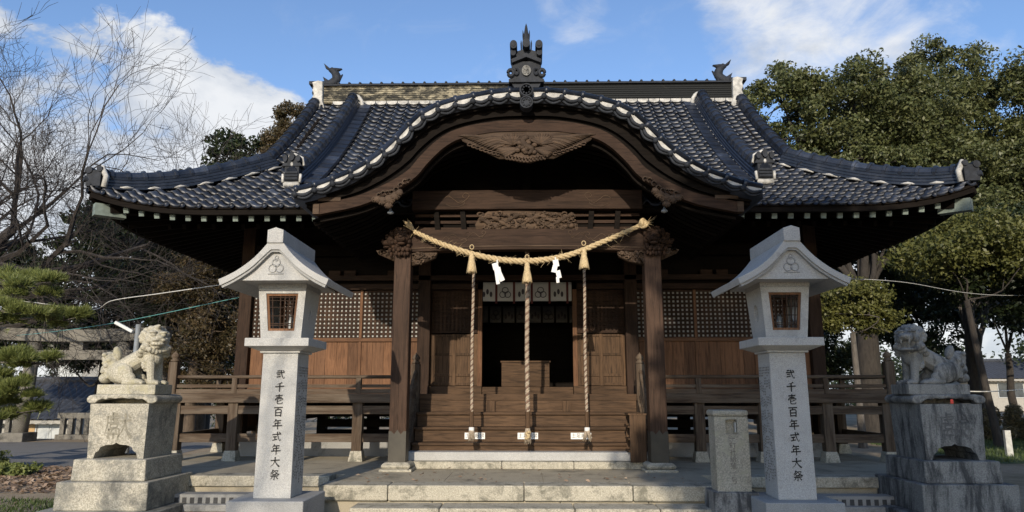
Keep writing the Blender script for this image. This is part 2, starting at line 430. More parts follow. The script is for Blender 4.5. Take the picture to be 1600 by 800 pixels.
def spline(pts, n):
    """Catmull-Rom through points of any dimension, n samples."""
    P = [np.array(p, float) for p in pts]; P = [2 * P[0] - P[1]] + P + [2 * P[-1] - P[-2]]
    out = []; m = len(P) - 3
    for i in range(n):
        u = i / (n - 1) * m; k = min(int(u), m - 1); t = u - k
        a, b, c, d = P[k:k + 4]
        out.append(.5 * (2 * b + (c - a) * t + (2 * a - 5 * b + 4 * c - d) * t * t + (3 * b - a - 3 * c + d) * t ** 3))
    return out
def voxel(o, size, smooth_it=2):
    """Fuse the overlapping pieces of a mesh into one continuous skin."""
    r = o.modifiers.new('remesh', 'REMESH'); r.mode = 'VOXEL'; r.voxel_size = size; r.use_smooth_shade = True
    sm = o.modifiers.new('smooth', 'SMOOTH'); sm.iterations = smooth_it; sm.factor = .5
    dg = bpy.context.evaluated_depsgraph_get()
    me = bpy.data.meshes.new_from_object(o.evaluated_get(dg)); o.modifiers.clear(); o.data = me
    return o
def strokes_mesh(strokes, place, w=.085):
    """Brush strokes on a 0..100 grid; place(u,v) maps unit coords (v up) to space."""
    mb = MB()
    for st in strokes:
        pts, w0, w1 = st[0], st[1], st[2]
        n = 3 if len(pts) == 2 else 3 * len(pts)
        P = spline(pts, n) if len(pts) > 2 else [np.array(pts[0], float) * (1 - t) + np.array(pts[1], float) * t for t in (0, .5, 1)]
        n = len(P); L = []; Rr = []
        for i, p in enumerate(P):
            t = P[min(i + 1, n - 1)] - P[max(i - 1, 0)]; t = t / (np.linalg.norm(t) + 1e-9); nn = np.array((-t[1], t[0]))
            u = i / (n - 1); ww = w * 50 * (w0 * (1 - u) + w1 * u) * (1.15 if i in (0,) else 1)
            e = -t * 2 if i == 0 else (t * 2 if i == n - 1 else 0)
            L.append(p + nn * ww + e); Rr.append(p - nn * ww + e)
        vs = [place(a[0] / 100, 1 - a[1] / 100) for a in L] + [place(a[0] / 100, 1 - a[1] / 100) for a in Rr]
        mb.add(vs, [(i, i + 1, n + i + 1, n + i) for i in range(n - 1)])
    return mb
h = lambda x0, y0, x1, y1: ([(x0, y0), (x1, y1)], 1, 1.15)
KANJI = {
 'two': [h(20, 14, 44, 11), h(12, 33, 88, 27), h(20, 50, 46, 47), h(16, 72, 50, 66), ([(56, 6), (60, 36), (70, 66), (84, 86), (90, 72)], 1.1, .4), ([(72, 8), (84, 18)], .5, 1.3)],
 'thousand': [([(70, 8), (52, 17), (26, 22)], 1.2, .4), h(8, 47, 92, 42), ([(50, 18), (50, 94)], 1, 1.1)],
 'one': [h(18, 17, 82, 13), ([(50, 3), (50, 32)], 1, 1), h(27, 33, 73, 31), ([(20, 42), (15, 58)], .7, 1.2), ([(20, 47), (86, 43), (80, 56)], 1, .5), ([(72, 56), (54, 66), (34, 70)], 1, .4), ([(36, 56), (35, 86), (48, 92), (80, 90), (84, 76)], 1, .6)],
 'hundred': [h(10, 12, 90, 9), ([(50, 12), (42, 30)], 1, .6), ([(25, 32), (26, 92)], 1, 1), ([(25, 34), (76, 31), (75, 94)], 1, 1.1), h(27, 60, 74, 58), h(27, 86, 74, 85)],
 'year': [([(34, 4), (26, 20), (12, 34)], 1.2, .3), h(30, 19, 82, 15), h(26, 42, 78, 38), ([(28, 42), (28, 64)], 1, 1), h(6, 67, 95, 62), ([(54, 18), (54, 97)], 1, .9)],
 'style': [h(10, 30, 90, 24), h(18, 52, 50, 49), ([(34, 51), (34, 78)], 1, 1), ([(12, 84), (54, 74)], .8, 1.1), ([(56, 5), (60, 36), (70, 66), (84, 88), (91, 72)], 1.1, .4), ([(72, 7), (84, 17)], .5, 1.3)],
 'great': [h(8, 36, 92, 31), ([(50, 5), (46, 42), (32, 72), (8, 92)], 1.2, .3), ([(50, 38), (64, 66), (92, 92)], .6, 1.6)],
 'festival': [([(36, 3), (26, 22), (10, 36)], 1, .3), ([(28, 14), (48, 12), (36, 34), (12, 50)], .9, .3), ([(28, 22), (36, 28)], .5, 1), ([(20, 32), (28, 38)], .5, 1), ([(54, 13), (84, 10), (72, 30), (52, 44)], .9, .3), ([(54, 18), (70, 36), (95, 48)], .5, 1.5), h(34, 48, 66, 46), h(16, 62, 84, 59), ([(50, 62), (50, 94), (42, 90)], 1, .4), ([(32, 68), (24, 82), (14, 90)], .9, .4), ([(66, 68), (84, 86)], .5, 1.3)],
 'offer': [([(30, 3), (30, 14)], 1, 1), h(30, 9, 46, 8), ([(12, 18), (11, 50), (3, 80)], 1, .3), ([(12, 19), (54, 16), (50, 24)], 1, .5), h(22, 27, 46, 25), ([(33, 20), (33, 32), (48, 31)], 1, .6), h(17, 40, 52, 38), ([(24, 46), (24, 56), (46, 55), (46, 45), (24, 46)], .8, .8), ([(18, 62), (18, 94)], 1, 1), ([(18, 63), (54, 61), (53, 95)], 1, .9), ([(29, 66), (26, 74)], .8, .6), ([(42, 66), (46, 74)], .6, 1), h(24, 79, 48, 78), ([(36, 79), (36, 94)], 1, 1), h(58, 34, 96, 30), ([(76, 8), (74, 42), (66, 68), (52, 90)], 1.2, .3), ([(76, 36), (84, 66), (98, 90)], .6, 1.6), ([(86, 12), (93, 21)], .5, 1.3)],
}
# ================================================================ THE SETTING: ground
def sheet(name, x0, x1, y0, y1, z, m, n=1, kind='structure'):
    vs = []; q = []
    for i in range(n + 1):
        for j in range(n + 1): vs.append((x0 + (x1 - x0) * i / n, y0 + (y1 - y0) * j / n, z))
    for i in range(n):
        for j in range(n): a = i * (n + 1) + j; q.append((a, a + n + 1, a + n + 2, a + 1))
    return tag(fast_mesh(name, vs, q, m), kind=kind)
def smooth(a): a = min(1, max(0, a)); return a * a * (3 - 2 * a)
def gz(x, y): return -2.6 * smooth((y - 24.6) / 3.5) * smooth((-x - 8.5) / 4)       # the land falls away behind the torii
gx = [-300, -120, -60] + list(np.arange(-45, 4, 1.5)) + [10, 20, 40, 80, 300]; gy = [-120, -40, 0, 12, 20] + list(np.arange(23, 34, 1.)) + [40, 60, 100, 200, 500]
gv = [(x, y, gz(x, y)) for x in gx for y in gy]; ng = len(gy)
tag(fast_mesh('ground', gv, [(i * ng + j, (i + 1) * ng + j, (i + 1) * ng + j + 1, i * ng + j + 1) for i in range(len(gx) - 1) for j in range(ng - 1)], 'ground', None, True), kind='structure')
p = MB().add([(-30, 15.2, .006), (-8.4, 15.0, .006), (-9.3, 22.2, .006), (-30, 22.6, .006)], [(0, 1, 2, 3)]).build('paved_path', 'path'); tag(p, kind='structure')
p = MB().add([(10.0, 16.2, .005), (40, 15.6, .005), (60, 30, .005), (11, 30, .005)], [(0, 1, 2, 3)]).build('lawn', 'lawn'); tag(p, kind='structure')

# ================================================================ STONE PLATFORM
plat = thing('stone_platform', 'stepped stone platform under the shrine hall with landing and front steps', 'stone platform', (0, 15.5, 0))
mb = MB(); mb.box(-6.35, 6.35, 10.45, 22.3, .0, .385)
mb.build('terrace', 'stone_paving', plat)
for sx in (-1, 1):
    x = 2.75
    while x < 6.3:
        w = min(random.uniform(.95, 1.25), 6.38 - x)
        if w < .2: break
        a, b = sorted((sx * (x + .004), sx * (x + w - .004)))
        MB().box(a, b, 10.12, 10.47, .255, .40).build('kerb_stone', 'stone_step', plat, bevel=.012)
        MB().box(a + .02, b - .02, 10.17, 10.44, .06, .25).build('riser_stone', 'stone_paving', plat, bevel=.01)
        x += w
mb = MB(); mb.box(-2.58, 2.42, 9.3, 11.9, .0, .388); mb.build('landing', 'stone_paving', plat)
xs = [-2.62, -1.75, -.05, 1.3, 2.45]
for a, b in zip(xs, xs[1:]):
    MB().box(a + .004, b - .004, 9.13, 9.52, .215, .402).build('landing_kerb', 'stone_step', plat, bevel=.016)
for a, b in zip([-2.6, -1.2, .4, 1.5], [-1.2, .4, 1.5, 2.42]):
    MB().box(a + .004, b - .004, 9.2, 9.5, 0, .21).build('riser_stone', 'stone_paving', plat, bevel=.01)
for a, b in zip([-2.6, -1.1, .2, 1.35], [-1.1, .2, 1.35, 2.42]):
    MB().box(a + .003, b - .003, 9.54, 10.7, .38, .397 + random.uniform(-.003, .003)).build('paving_slab', 'stone_paving', plat, bevel=.004)
for a, b in zip([-2.12, -1.05, .55, 1.55], [-1.05, .55, 1.55, 2.28]):
    MB().box(a + .004, b - .004, 8.68, 9.12, 0, .2).build('step', 'stone_step', plat, bevel=.02)
for a, b in zip([-2.05, -.4, .7], [-.4, .7, 2.05]):
    MB().box(a + .003, b - .003, 11.12, 12.3, .39, .50).build('lower_shoe_stone', 'stone_step', plat, bevel=.012)
MB().box(-1.9, 1.9, 11.25, 12.3, .50, .63).build('upper_shoe_stone', 'granite_new', plat, bevel=.012)
for sx in (-1, 1):                                        # foundation kerb under the wall line
    a, b = sorted((sx * 1.95, sx * 5.5))
    MB().box(a, b, 13.3, 13.75, .38, .64).build('foundation_kerb', 'concrete', plat, bevel=.01)

# drainage gutters with slotted covers
for k, (x0, x1) in enumerate(((-6.2, -2.68), (2.5, 6.2))):
    g = thing('drain_gutter', ('concrete drain gutter with slotted cover left of the front steps', 'concrete drain gutter with slotted cover behind the carved stone post')[k], 'gutter', ((x0 + x1) / 2, 9.9, 0), 'gutters along the platform foot')
    MB().box(x0, x1, 9.62, 9.72, 0, .09).box(x0, x1, 9.98, 10.08, 0, .1).build('channel', 'concrete', g, bevel=.01)
    mb = MB(); x = x0
    mb.box(x0, x1, 9.725, 9.755, .02, .20).box(x0, x1, 9.745, 9.97, .185, .205)
    mb.build('cover', 'concrete', g)
    mb = MB()
    while x < x1 - .1:
        mb.box(x + .02, x + .075, 9.719, 9.728, .09, .165); x += .105
    mb.build('slot', 'slot_shade', g)  # dark blocks on the cover face stand in for shaded openings

# ================================================================ SHRINE HALL
hall = thing('shrine_hall', 'dark wooden shrine hall with grey tiled hip and gable roof and curved front gable', 'shrine hall', (0, 16.5, .38))
EY, EZ, EX = 11.0, 4.495, 7.22
def rz(t): return EZ + .495 * t + .0478 * t * t
def lift(a, t): return .31 * max(0., (a - 4.9) / 2.25) ** 2.7 * max(0., 1 - t / 2.7)
def front_pt(x, t): return np.array((x, EY + t, rz(t) + lift(abs(x), t)))
def side_pt(s, t, sg): return np.array((sg * (EX - t), 16.5 + s, rz(t) + lift(abs(s) - 3.25 + 4.9 if True else 0, t)))
SPROF = [(0, .012), (.06, .045), (.15, .066), (.25, .060), (.34, .028), (.42, .004), (.6, -.012), (.8, -.010), (1, .012)]
def tiles(Sf, us, ts, umax, flip=False, step=.034, lip=.035):
    """Curved pantiles: one strip of quads per tile, columns along u, courses along t."""
    V = []; Q = []
    def nrm(u, t):
        e = 1e-3; a = Sf(u + e, t) - Sf(u - e, t); b = Sf(u, t + e) - Sf(u, t - e); n = np.cross(a, b); n /= np.linalg.norm(n)
        return n if n[2] > 0 else -n
    for ti in range(len(ts) - 1):
        t0, t1 = ts[ti], ts[ti + 1]; m = umax((t0 + t1) / 2)
        for u0, u1 in zip(us, us[1:]):
            if u1 < -m or u0 > m: continue
            uc = min(max((u0 + u1) / 2, -m), m); n0 = nrm(uc, t0 + .01); jit = random.uniform(-.004, .006)
            k = len(V); ns = len(SPROF)
            for row in range(3):
                for s, hgt in SPROF:
                    u = min(max(u0 + (u1 - u0) * s, -m), m)
                    t = (t0 if row == 1 else t0 + .022) if row < 2 else t1 + .02
                    hh = hgt + (jit + step if row == 1 else (jit + step - lip if row == 0 else 0.))
                    V.append(Sf(u, t) + n0 * hh)
            for row in range(2):
                for i in range(ns - 1):
                    a = k + row * ns + i; q = (a, a + 1, a + ns + 1, a + ns); Q.append(q[::-1] if flip else q)
    return V, Q
def courses(t0, t1, f, exp=.235):
    out = [t0]
    while out[-1] < t1:
        t = out[-1]; sl = (f(t + .01) - f(t)) / .01; out.append(t + exp / math.sqrt(1 + sl * sl))
    return out
us = np.arange(-27, 28) * .268
V, Q = tiles(front_pt, us, courses(-.05, 5.45, rz), lambda t: EX - t if t < 1.95 else 5.42)
for sg in (-1, 1):
    v2, q2 = tiles(lambda s, t: side_pt(s, t, sg), np.arange(-21, 22) * .268, courses(-.05, 2.3, rz, .235), lambda t: 5.5 - t)
    Q += [tuple(i + len(V) for i in q) for q in q2]; V += v2
def tile_end(c, ax, r=.047):
    k = len(V); c = np.array(c); ax = np.array(ax, float)
    for d in (0., -.05):
        for j in range(8):
            a = 2 * math.pi * j / 8; side = np.array((abs(ax[1]), abs(ax[0]), 0)) * math.cos(a) + np.array((0, 0, 1)) * math.sin(a)
            V.append(c + ax * (.012 + d) + side * r)
    for j in range(8): Q.append((k + j, k + (j + 1) % 8, k + 8 + (j + 1) % 8, k + 8 + j))
    Q.extend([(k, k + 1, k + 2, k + 3), (k, k + 3, k + 4, k + 7), (k + 4, k + 5, k + 6, k + 7)])
for u in us[:-1]:
    if 2.7 < abs(u + .04) < 7.0: p = front_pt(u + .04, -.05); tile_end((p[0], p[1], p[2] + .045), (0, -1, 0))
for sg in (-1, 1):
    for s in np.arange(-5, 5.2, .268): p = side_pt(s + .04, -.05, sg); tile_end((p[0], p[1], p[2] + .045), (sg, 0, 0))
# rear slope
k = len(V)
for j in range(12):
    t = 5.5 * j / 11; m = EX - t if t < 1.95 else 5.42
    V += [np.array((-m, 22 - t, rz(t))), np.array((m, 22 - t, rz(t)))]
Q += [(k + 2 * j, k + 2 * j + 1, k + 2 * j + 3, k + 2 * j + 2) for j in range(11)]
roof = fast_mesh('roof', V, Q, 'tile', hall, True)

def sweep_rect(mb, pts, prof):
    """prof = closed list of (side, up) swept along pts."""
    pts = [Vector(p) for p in pts]; n = len(prof); k = len(mb.v)
    for i, p in enumerate(pts):
        t = (pts[min(i + 1, len(pts) - 1)] - pts[max(i - 1, 0)]).normalized()
        a = t.cross(Vector((0, 0, 1))).normalized(); u = a.cross(t)
        for s, w in prof: mb.v.append(tuple(p + a * s + u * w))
    for i in range(len(pts) - 1):
        for j in range(n): mb.f.append((k + i * n + j, k + (i + 1) * n + j, k + (i + 1) * n + (j + 1) % n, k + i * n + (j + 1) % n))
    mb.f.append(tuple(k + j for j in range(n))); mb.f.append(tuple(k + (len(pts) - 1) * n + j for j in reversed(range(n))))
def resample(pts, step):
    P = [np.array(p, float) for p in pts]; L = [0]
    for a, b in zip(P, P[1:]): L.append(L[-1] + np.linalg.norm(b - a))
    n = max(2, int(round(L[-1] / step)) + 1); A = np.array(P); d = np.linspace(0, L[-1], n)
    return [np.array([np.interp(x, L, A[:, i]) for i in range(A.shape[1])]) for x in d]
def ridge(pts, w, layers, lh, cap_r, parent, name, seg=.27, m='tile'):
    mb = MB(); z = 0
    fine = resample(pts, .2)
    for i in range(layers):
        ww = w * (1 - .07 * i) / 2
        sweep_rect(mb, fine, [(-ww - .012, z), (ww + .012, z), (ww + .012, z + lh * .55), (ww - .012, z + lh), (-ww + .012, z + lh), (-ww - .012, z + lh * .55)])
        z += lh * .96
    S_ = resample(pts, seg)
    for a, b in zip(S_, S_[1:]):                          # round cap tiles with collars
        va, vb = Vector(a), Vector(b); t = (vb - va).normalized(); sd = t.cross(Vector((0, 0, 1))).normalized(); up = sd.cross(t)
        o = up * (z + .0)
        mb.tube([va + o, va + o + t * .05, va + o + t * .055, vb + o], [cap_r * 1.32, cap_r * 1.32, cap_r * 1.05, cap_r], 10)
    return mb.build(name, m, parent)

# main ridge
mb = MB(); z = 8.575; w = .40
for i in range(8):
    ww = (w - .008 * i) / 2; x = -5.32
    off = .14 * (i % 2)
    mb.box(-5.2, 5.2, 16.5 - ww, 16.5 + ww, z + .012, z + .055).box(-5.19, 5.19, 16.5 - ww + .018, 16.5 + ww - .018, z - .004, z + .012)
    z += .0575
ridge_o = mb.build('main_ridge', 'ridge_tile', roof)
mb = MB()
for i in range(39):
    x0 = -5.265 + i * .27
    mb.tube([(x0, 16.5, z + .03), (x0 + .04, 16.5, z + .03), (x0 + .045, 16.5, z + .03), (x0 + .268, 16.5, z + .03)], [.115, .115, .095, .092], 10)
    mb.ell((x0 + .02, 16.40, z + .09), (.035, .035, .04), 6, 4)
mb.box(-5.27, 5.27, 16.27, 16.73, z - .02, z + .015)
mb.build('ridge_cap', 'tile_matte', roof)
mb = MB()                                                 # white plaster under the ridge, scalloped by the tile rolls
for u in us[:-1]:
    if abs(u) < 5.0:
        xc = u + .17
        pts = [(xc - .125, 8.545)] + [(xc + .125 * math.cos(a), 8.54 - .05 * math.sin(a)) for a in np.linspace(math.pi, 0, 7)[1:-1]] + [(xc + .125, 8.545), (xc + .125, 8.585), (xc - .125, 8.585)]
        mb.prism(pts, 16.245, 16.33)
mb.build('ridge_plaster', 'plaster', roof, fix=True)
for sg in (-1, 1):
    # end ornament of the main ridge: pale scalloped slab with dark roll
    mb = MB()
    out = [(0, 8.42), (.10, 8.50), (.20, 8.62), (.17, 8.72), (.22, 8.80), (.18, 8.90), (.23, 8.99), (.20, 9.08), (.24, 9.20), (.10, 9.25), (-.02, 9.22), (-.04, 8.7), (-.10, 8.52)]
    mb.prism([(sg * (5.07 + a), b - .12) for a, b in out], 16.2, 16.8)
    e = mb.build('ridge_end_ornament', 'plaster', roof, bevel=.02, fix=True)
    mb = MB()
    for zz_ in (8.50, 8.66, 8.82, 8.96): mb.tube([(sg * 5.23, 16.25, zz_), (sg * 5.23, 16.75, zz_)], .085, 10)
    mb.box(*sorted((sg * 5.17, sg * 5.40)), 16.25, 16.75, 9.05, 9.13)
    mb.build('end_rolls', 'tile_matte', roof)
    # fish finial: curved body, head down, forked tail up
    body = spline([(0, 0, 0), (.10, 0, .04), (.19, 0, .16), (.16, 0, .30), (.06, 0, .40)], 14)
    mb = MB().tube([(sg * (4.86 + .30 * 1 - a[0] * 1.0) , 16.5, 9.24 + a[2] * 1.05) for a in body], [.135 - .0055 * i for i in range(14)], 8)
    mb.ell((sg * 5.20, 16.5, 9.27), (.15, .11, .075), 10, 6)
    tx = 5.10
    mb.prism([(sg * (tx - .06), 9.60), (sg * (tx + .0), 9.66), (sg * (tx + .14), 9.80), (sg * (tx + .10), 9.68), (sg * (tx + .02), 9.62)], 16.46, 16.54)
    mb.prism([(sg * (tx - .02), 9.60), (sg * (tx - .08), 9.68), (sg * (tx - .24), 9.66), (sg * (tx - .12), 9.58)], 16.46, 16.54)
    mb.prism([(sg * (tx + .02), 9.36), (sg * (tx + .15), 9.46), (sg * (tx + .1), 9.30)], 16.47, 16.53)
    mb.prism([(sg * (tx - .12), 9.40), (sg * (tx - .26), 9.52), (sg * (tx - .2), 9.34)], 16.47, 16.53)
    mb.v = [(sg * 4.95 + (x - sg * 5.10) * 1.22, y, 9.10 + (z - 9.22) * 1.05) for x, y, z in mb.v]
    mb.build('fish_ornament', 'tile_matte', roof, True, fix=True)
    # descending ridge
    P = [front_pt(sg * 4.22, t) + (0, 0, .09) for t in np.linspace(1.16, 5.15, 12)]
    dr = ridge(P[::-1], .27, 4, .06, .10, roof, 'descending_ridge')
    P2 = [front_pt(sg * 3.93, t) + (0, 0, .05) for t in np.linspace(1.2, 5.2, 14)]
    mb = MB(); pr = resample(P2, .26)
    for a, b in zip(pr, pr[1:]): sweep_rect(mb, [a + (0, 0, .012), b], [(-.13, 0), (.13, 0), (.12, .055), (-.12, .075)])
    mb.build('flat_tile_band', 'tile', roof)
    # plaster hood where the descending ridge meets the main ridge
    c = front_pt(sg * 4.22, 5.12)
    mb = MB(); an = np.linspace(0, math.pi, 12); hood = [(sg * 4.36 + .2 * math.cos(a), 8.60 + .24 * math.sin(a)) for a in an] + [(sg * 4.36 - .15, 8.45)] + [(sg * 4.36 - .13 * math.cos(a), 8.58 + .16 * math.sin(a)) for a in an] + [(sg * 4.36 + .15, 8.45)]
    mb.tube([(sg * 4.22 + .2 * math.cos(a), 16.15, 8.42 + .26 * math.sin(a)) for a in np.linspace(-.4, math.pi + .4, 14)], .05, 6)
    mb.build('plaster_hood', 'plaster', roof, True)
    # ornament at its foot
    q = front_pt(sg * 4.22, 1.10); x, y, zf = q; zf += .13
    mb = MB().box(x - .19, x + .19, y - .06, y + .12, zf + .03, zf + .27)
    mb.prism([(x - .26, zf + .27), (x + .26, zf + .27), (x + .2, zf + .34), (x + .13, zf + .40), (x - .13, zf + .40), (x - .2, zf + .34)], y - .08, y + .14)
    for dx in (-.17, .17): mb.disc_y((x + dx, y - .12, zf + .39), .06, .2, 10)
    mb.disc_y((x, y - .12, zf + .42), .07, .22, 10)
    for dz in (.06, .11, .16): mb.tube([(x - .17, y - .07, zf + dz), (x + .17, y - .07, zf + dz)], .024, 8)
    mb.v = [(x + (a - x) * .68, b, zf + (c_ - zf) * 1.12) for a, b, c_ in mb.v]
    fo = mb.build('ridge_foot_ornament', 'tile_matte', roof)
    mb = MB().disc_y((x, y - .085, zf + .30), .035, .03, 8).tube([(x - .22, y - .05, zf + .0), (x - .23, y - .04, zf + .14)], .035, 6).tube([(x + .22, y - .05, zf), (x + .23, y - .04, zf + .14)], .035, 6)
    mb.tube([(x - .2, y - .02, zf - .02), (x, y - .05, zf - .035), (x + .2, y - .02, zf - .02)], .045, 6)
    mb.tube([(x - sg * .27, y + .02, zf + .30), (x - sg * .22, y + .05, zf + .43), (x, y + .05, zf + .50), (x + sg * .15, y + .05, zf + .46)], .03, 6)
    mb.v = [(x + (a - x) * .70, b, zf + (c_ - zf) * 1.12) for a, b, c_ in mb.v]
    MB().box(x - .12, x + .12, y - .04, y + .1, zf - .16, zf + .03).build('foot_base', 'tile_matte', roof)
    mb.build('foot_plaster', 'plaster', roof, True)
    # verge ridge and hip ridge
    P = [front_pt(sg * 5.22, t) + (0, 0, .02) for t in np.linspace(1.95, 5.3, 10)]
    ridge(P[::-1], .24, 2, .05, .105, roof, 'verge_ridge')
    P = [np.array((sg * (EX - t), EY + t, rz(t) + lift(EX - t, t) + .01 + .02 * t)) for t in np.linspace(2.25, .06, 12)]
    ridge(P, .26, 4, .058, .10, roof, 'hip_ridge')
    # plaster bedding along the front foot of the hip ridge
    mb = MB()
    for t in np.arange(.25, 2.1, .30):
        a = np.array((sg * (EX - t - .13), EY + t - .05, rz(t) + lift(EX - t, t) + .05)); t2 = t + .2
        b = np.array((sg * (EX - t2 - .13), EY + t2 - .05, rz(t2) + lift(EX - t2, t2) + .05))
        MB().tube([a, (a + b) / 2 + (0, -.01, .012), b], [.010, .026, .010], 6).build('plaster_patch', 'plaster', roof, True)
    # corner ornament
    x, y, zc = sg * (EX - .1), EY + .1, rz(.1) + lift(EX - .1, .1)
    mb = MB().box(x - .12, x + .12, y - .14, y + .1, zc + .03, zc + .30).disc_y((x + sg * .08, y - .16, zc + .30), .06, .22, 10).disc_y((x - sg * .1, y - .16, zc + .32), .05, .2, 10)
    mb.tube([(x, y, zc + .12), (x + sg * .15, y - .15, zc + .15)], .05, 10)
    mb.build('corner_ornament', 'tile_matte', roof)
    MB().tube([(x - sg * .17, y - .1, zc + .02), (x - sg * .19, y - .1, zc + .2), (x - sg * .1, y - .1, zc + .37)], .045, 6).build('corner_plaster', 'plaster', roof, True)
    # gable end wall
    mb = MB().prism([(13.2, 5.7), (19.8, 5.7), (16.5, 8.6)], sg * 4.9, sg * 4.98, 'yz').build('gable_wall', 'shade_toned_wood', hall)

# eaves underside, fascia, rafters
mb = MB(); N = 48
for i in range(N):
    xa, xb = [-7.15 + 14.30 * j / N for j in (i, i + 1)]
    def E(x): return (x, 11.06, 4.435 + lift(abs(x), 0))
    def I(x): return (x * 5.6 / 7.15, 13.5, 5.15)
    k = len(mb.v); mb.v += [E(xa), E(xb), I(xb), I(xa)]; mb.f.append((k, k + 1, k + 2, k + 3))
    for sg in (-1, 1):
        sa, sb = [-5.44 + 10.88 * j / N for j in (i, i + 1)]
        def E2(s): return (sg * 7.16, 16.5 + s, 4.435 + lift(abs(s) + 1.65, 0))
        def I2(s): return (sg * 5.6, 16.5 + s * 3. / 5.44, 5.15)
        k = len(mb.v); mb.v += [E2(sa), E2(sb), I2(sb), I2(sa)]; mb.f.append((k, k + 1, k + 2, k + 3))
mb.add([(-7.1, 21.9, 4.4), (7.1, 21.9, 4.4), (5.6, 19.5, 5.15), (-5.6, 19.5, 5.15)], [(0, 1, 2, 3)])
mb.build('soffit', 'shade_toned_wood', hall)
mb = MB()
P = [(x, 11.05, 4.42 + lift(abs(x), 0)) for x in np.linspace(-7.17, 7.17, 60)]
sweep_rect(mb, P, [(-.04, -.045), (.04, -.045), (.04, .055), (-.04, .055)])
P = [(x, 11.01, 4.485 + lift(abs(x), 0)) for x in np.linspace(-7.19, 7.19, 60)]
sweep_rect(mb, P, [(-.03, -.02), (.03, -.02), (.03, .02), (-.03, .02)])
for sg in (-1, 1):
    P = [(sg * 7.17, 16.5 + s, 4.42 + lift(abs(s) + 1.65, 0)) for s in np.linspace(-5.45, 5.45, 40)]
    sweep_rect(mb, P, [(-.04, -.045), (.04, -.045), (.04, .055), (-.04, .055)])
mb.build('fascia', 'shade_toned_wood', hall)
RX = [s * (2.95 + .262 * i) for s in (-1, 1) for i in range(15)]
for x in RX:
    z0 = 4.335 + lift(abs(x), 0)
    r = MB().beam((x, 11.15, z0 + .01), (x * .96, 12.45, z0 + .42), .075, .09).build('rafter', 'shade_toned_wood', hall)
    mb = MB().beam((x, 11.125, z0), (x, 11.165, z0 + .012), .083, .088)
    mb.build('rafter_cap', 'copper_cap', r)
mb = MB()
for x in np.arange(-6.3, 6.4, .262):
    mb.beam((x, 11.95, 4.40), (x * .93, 13.5, 4.92), .07, .09)
for sg in (-1, 1):
    for s in np.arange(-4.9, 5, .262):
        mb.beam((sg * 6.98, 16.5 + s, 4.31 + lift(abs(s) + 1.65, 0)), (sg * 5.6, 16.5 + s * .8, 4.80), .07, .09)
tag(mb.build('rear_rafters', 'shade_toned_wood', hall))
for sg in (-1, 1):
    mb = MB().beam((sg * 6.95, 11.2, 4.36 + .2), (sg * 5.4, 13.4, 4.9), .16, .2).build('hip_rafter', 'shade_toned_wood', hall)
    MB().beam((sg * 7.14, 11.10, 4.35 + .15), (sg * 6.80, 11.42, 4.40 + .11), .175, .20).build('hip_rafter_cap', 'copper_cap', mb)

# ---------------------------------------------------------------- curved front gable
KP = [(0, 5.945), (.35, 5.935), (.72, 5.88), (1.08, 5.80), (1.36, 5.71), (1.60, 5.57), (1.80, 5.36), (1.98, 5.155), (2.20, 4.95), (2.42, 4.795), (2.64, 4.675), (2.87, 4.585), (3.10, 4.50), (3.36, 4.445)]
KH = [tuple(p) for p in spline(KP, 46)]
KC = [(-x, z) for x, z in reversed(KH[1:])] + KH
KC = [tuple(p) for p in resample(KC, .06)]
kx = np.array([p[0] for p in KC]); kz = np.array([p[1] for p in KC])
def K(x): return float(np.interp(x, kx, kz))
gable = MB().band([(x, z - .05) for x, z in KC], [(x, z - .20) for x, z in KC], 9.75, 13.2).build('front_gable', 'tile', hall, True)
# verge: cap tiles, plaster patches, hanging crescents and knobs
segs = resample(KC, .272)
cap, pla, cres = MB(), MB(), MB()
for (a, b) in zip(segs, segs[1:]):
    (xa, za), (xb, zb) = a, b; d = np.array((xb - xa, zb - za)); L = np.linalg.norm(d); d /= L; nn = np.array((-d[1], d[0]))
    at = lambda s, o: (xa + d[0] * s * L + nn[0] * o, za + d[1] * s * L + nn[1] * o)
    th = .175 - .03 * min(1, abs((xa + xb) / 2) / 2.6)
    p, q = at(0, -.03), at(1, -.03)
    cap.tube([(p[0], 9.74, p[1]), (p[0] + d[0] * .05, 9.74, p[1] + d[1] * .05), (p[0] + d[0] * .055, 9.74, p[1] + d[1] * .055), (q[0], 9.74, q[1])], [.062, .062, .048, .046], 10)
    poly = [at(.02, -.06), at(.98, -.06), at(.97, -.62 * th), at(.8, -.78 * th), at(.5, -.86 * th), at(.2, -.78 * th), at(.03, -.62 * th)]
    pla.prism(poly, 9.715, 9.80)
    pts = [at(s, -th * (.66 + .36 * math.sin(math.pi * s))) for s in np.linspace(0.03, .97, 9)]
    cres.tube([(x, 9.705, z) for x, z in pts], [.018, .022, .025, .027, .027, .027, .025, .022, .018], 6)
    pts = [at(s, -th * (.92 + .40 * math.sin(math.pi * s))) for s in np.linspace(0.03, .97, 9)]
    cres.tube([(x, 9.72, z) for x, z in pts], .02, 6)
    c0 = at(0, -.80 * th); cres.disc_y((c0[0], 9.665, c0[1]), .040, .09, 10)
cap.build('verge_cap_tiles', 'tile', gable, True)
pla.build('verge_plaster', 'plaster', gable, fix=True)
cres.build('verge_edge_tiles', 'tile_matte', gable, True)
mb = MB().disc_y((0, 9.60, 5.86), .105, .16, 16).disc_y((0, 9.60, 5.67), .095, .16, 16).tube([(0, 9.6, 5.86), (0, 9.9, 5.86)], .09, 12)
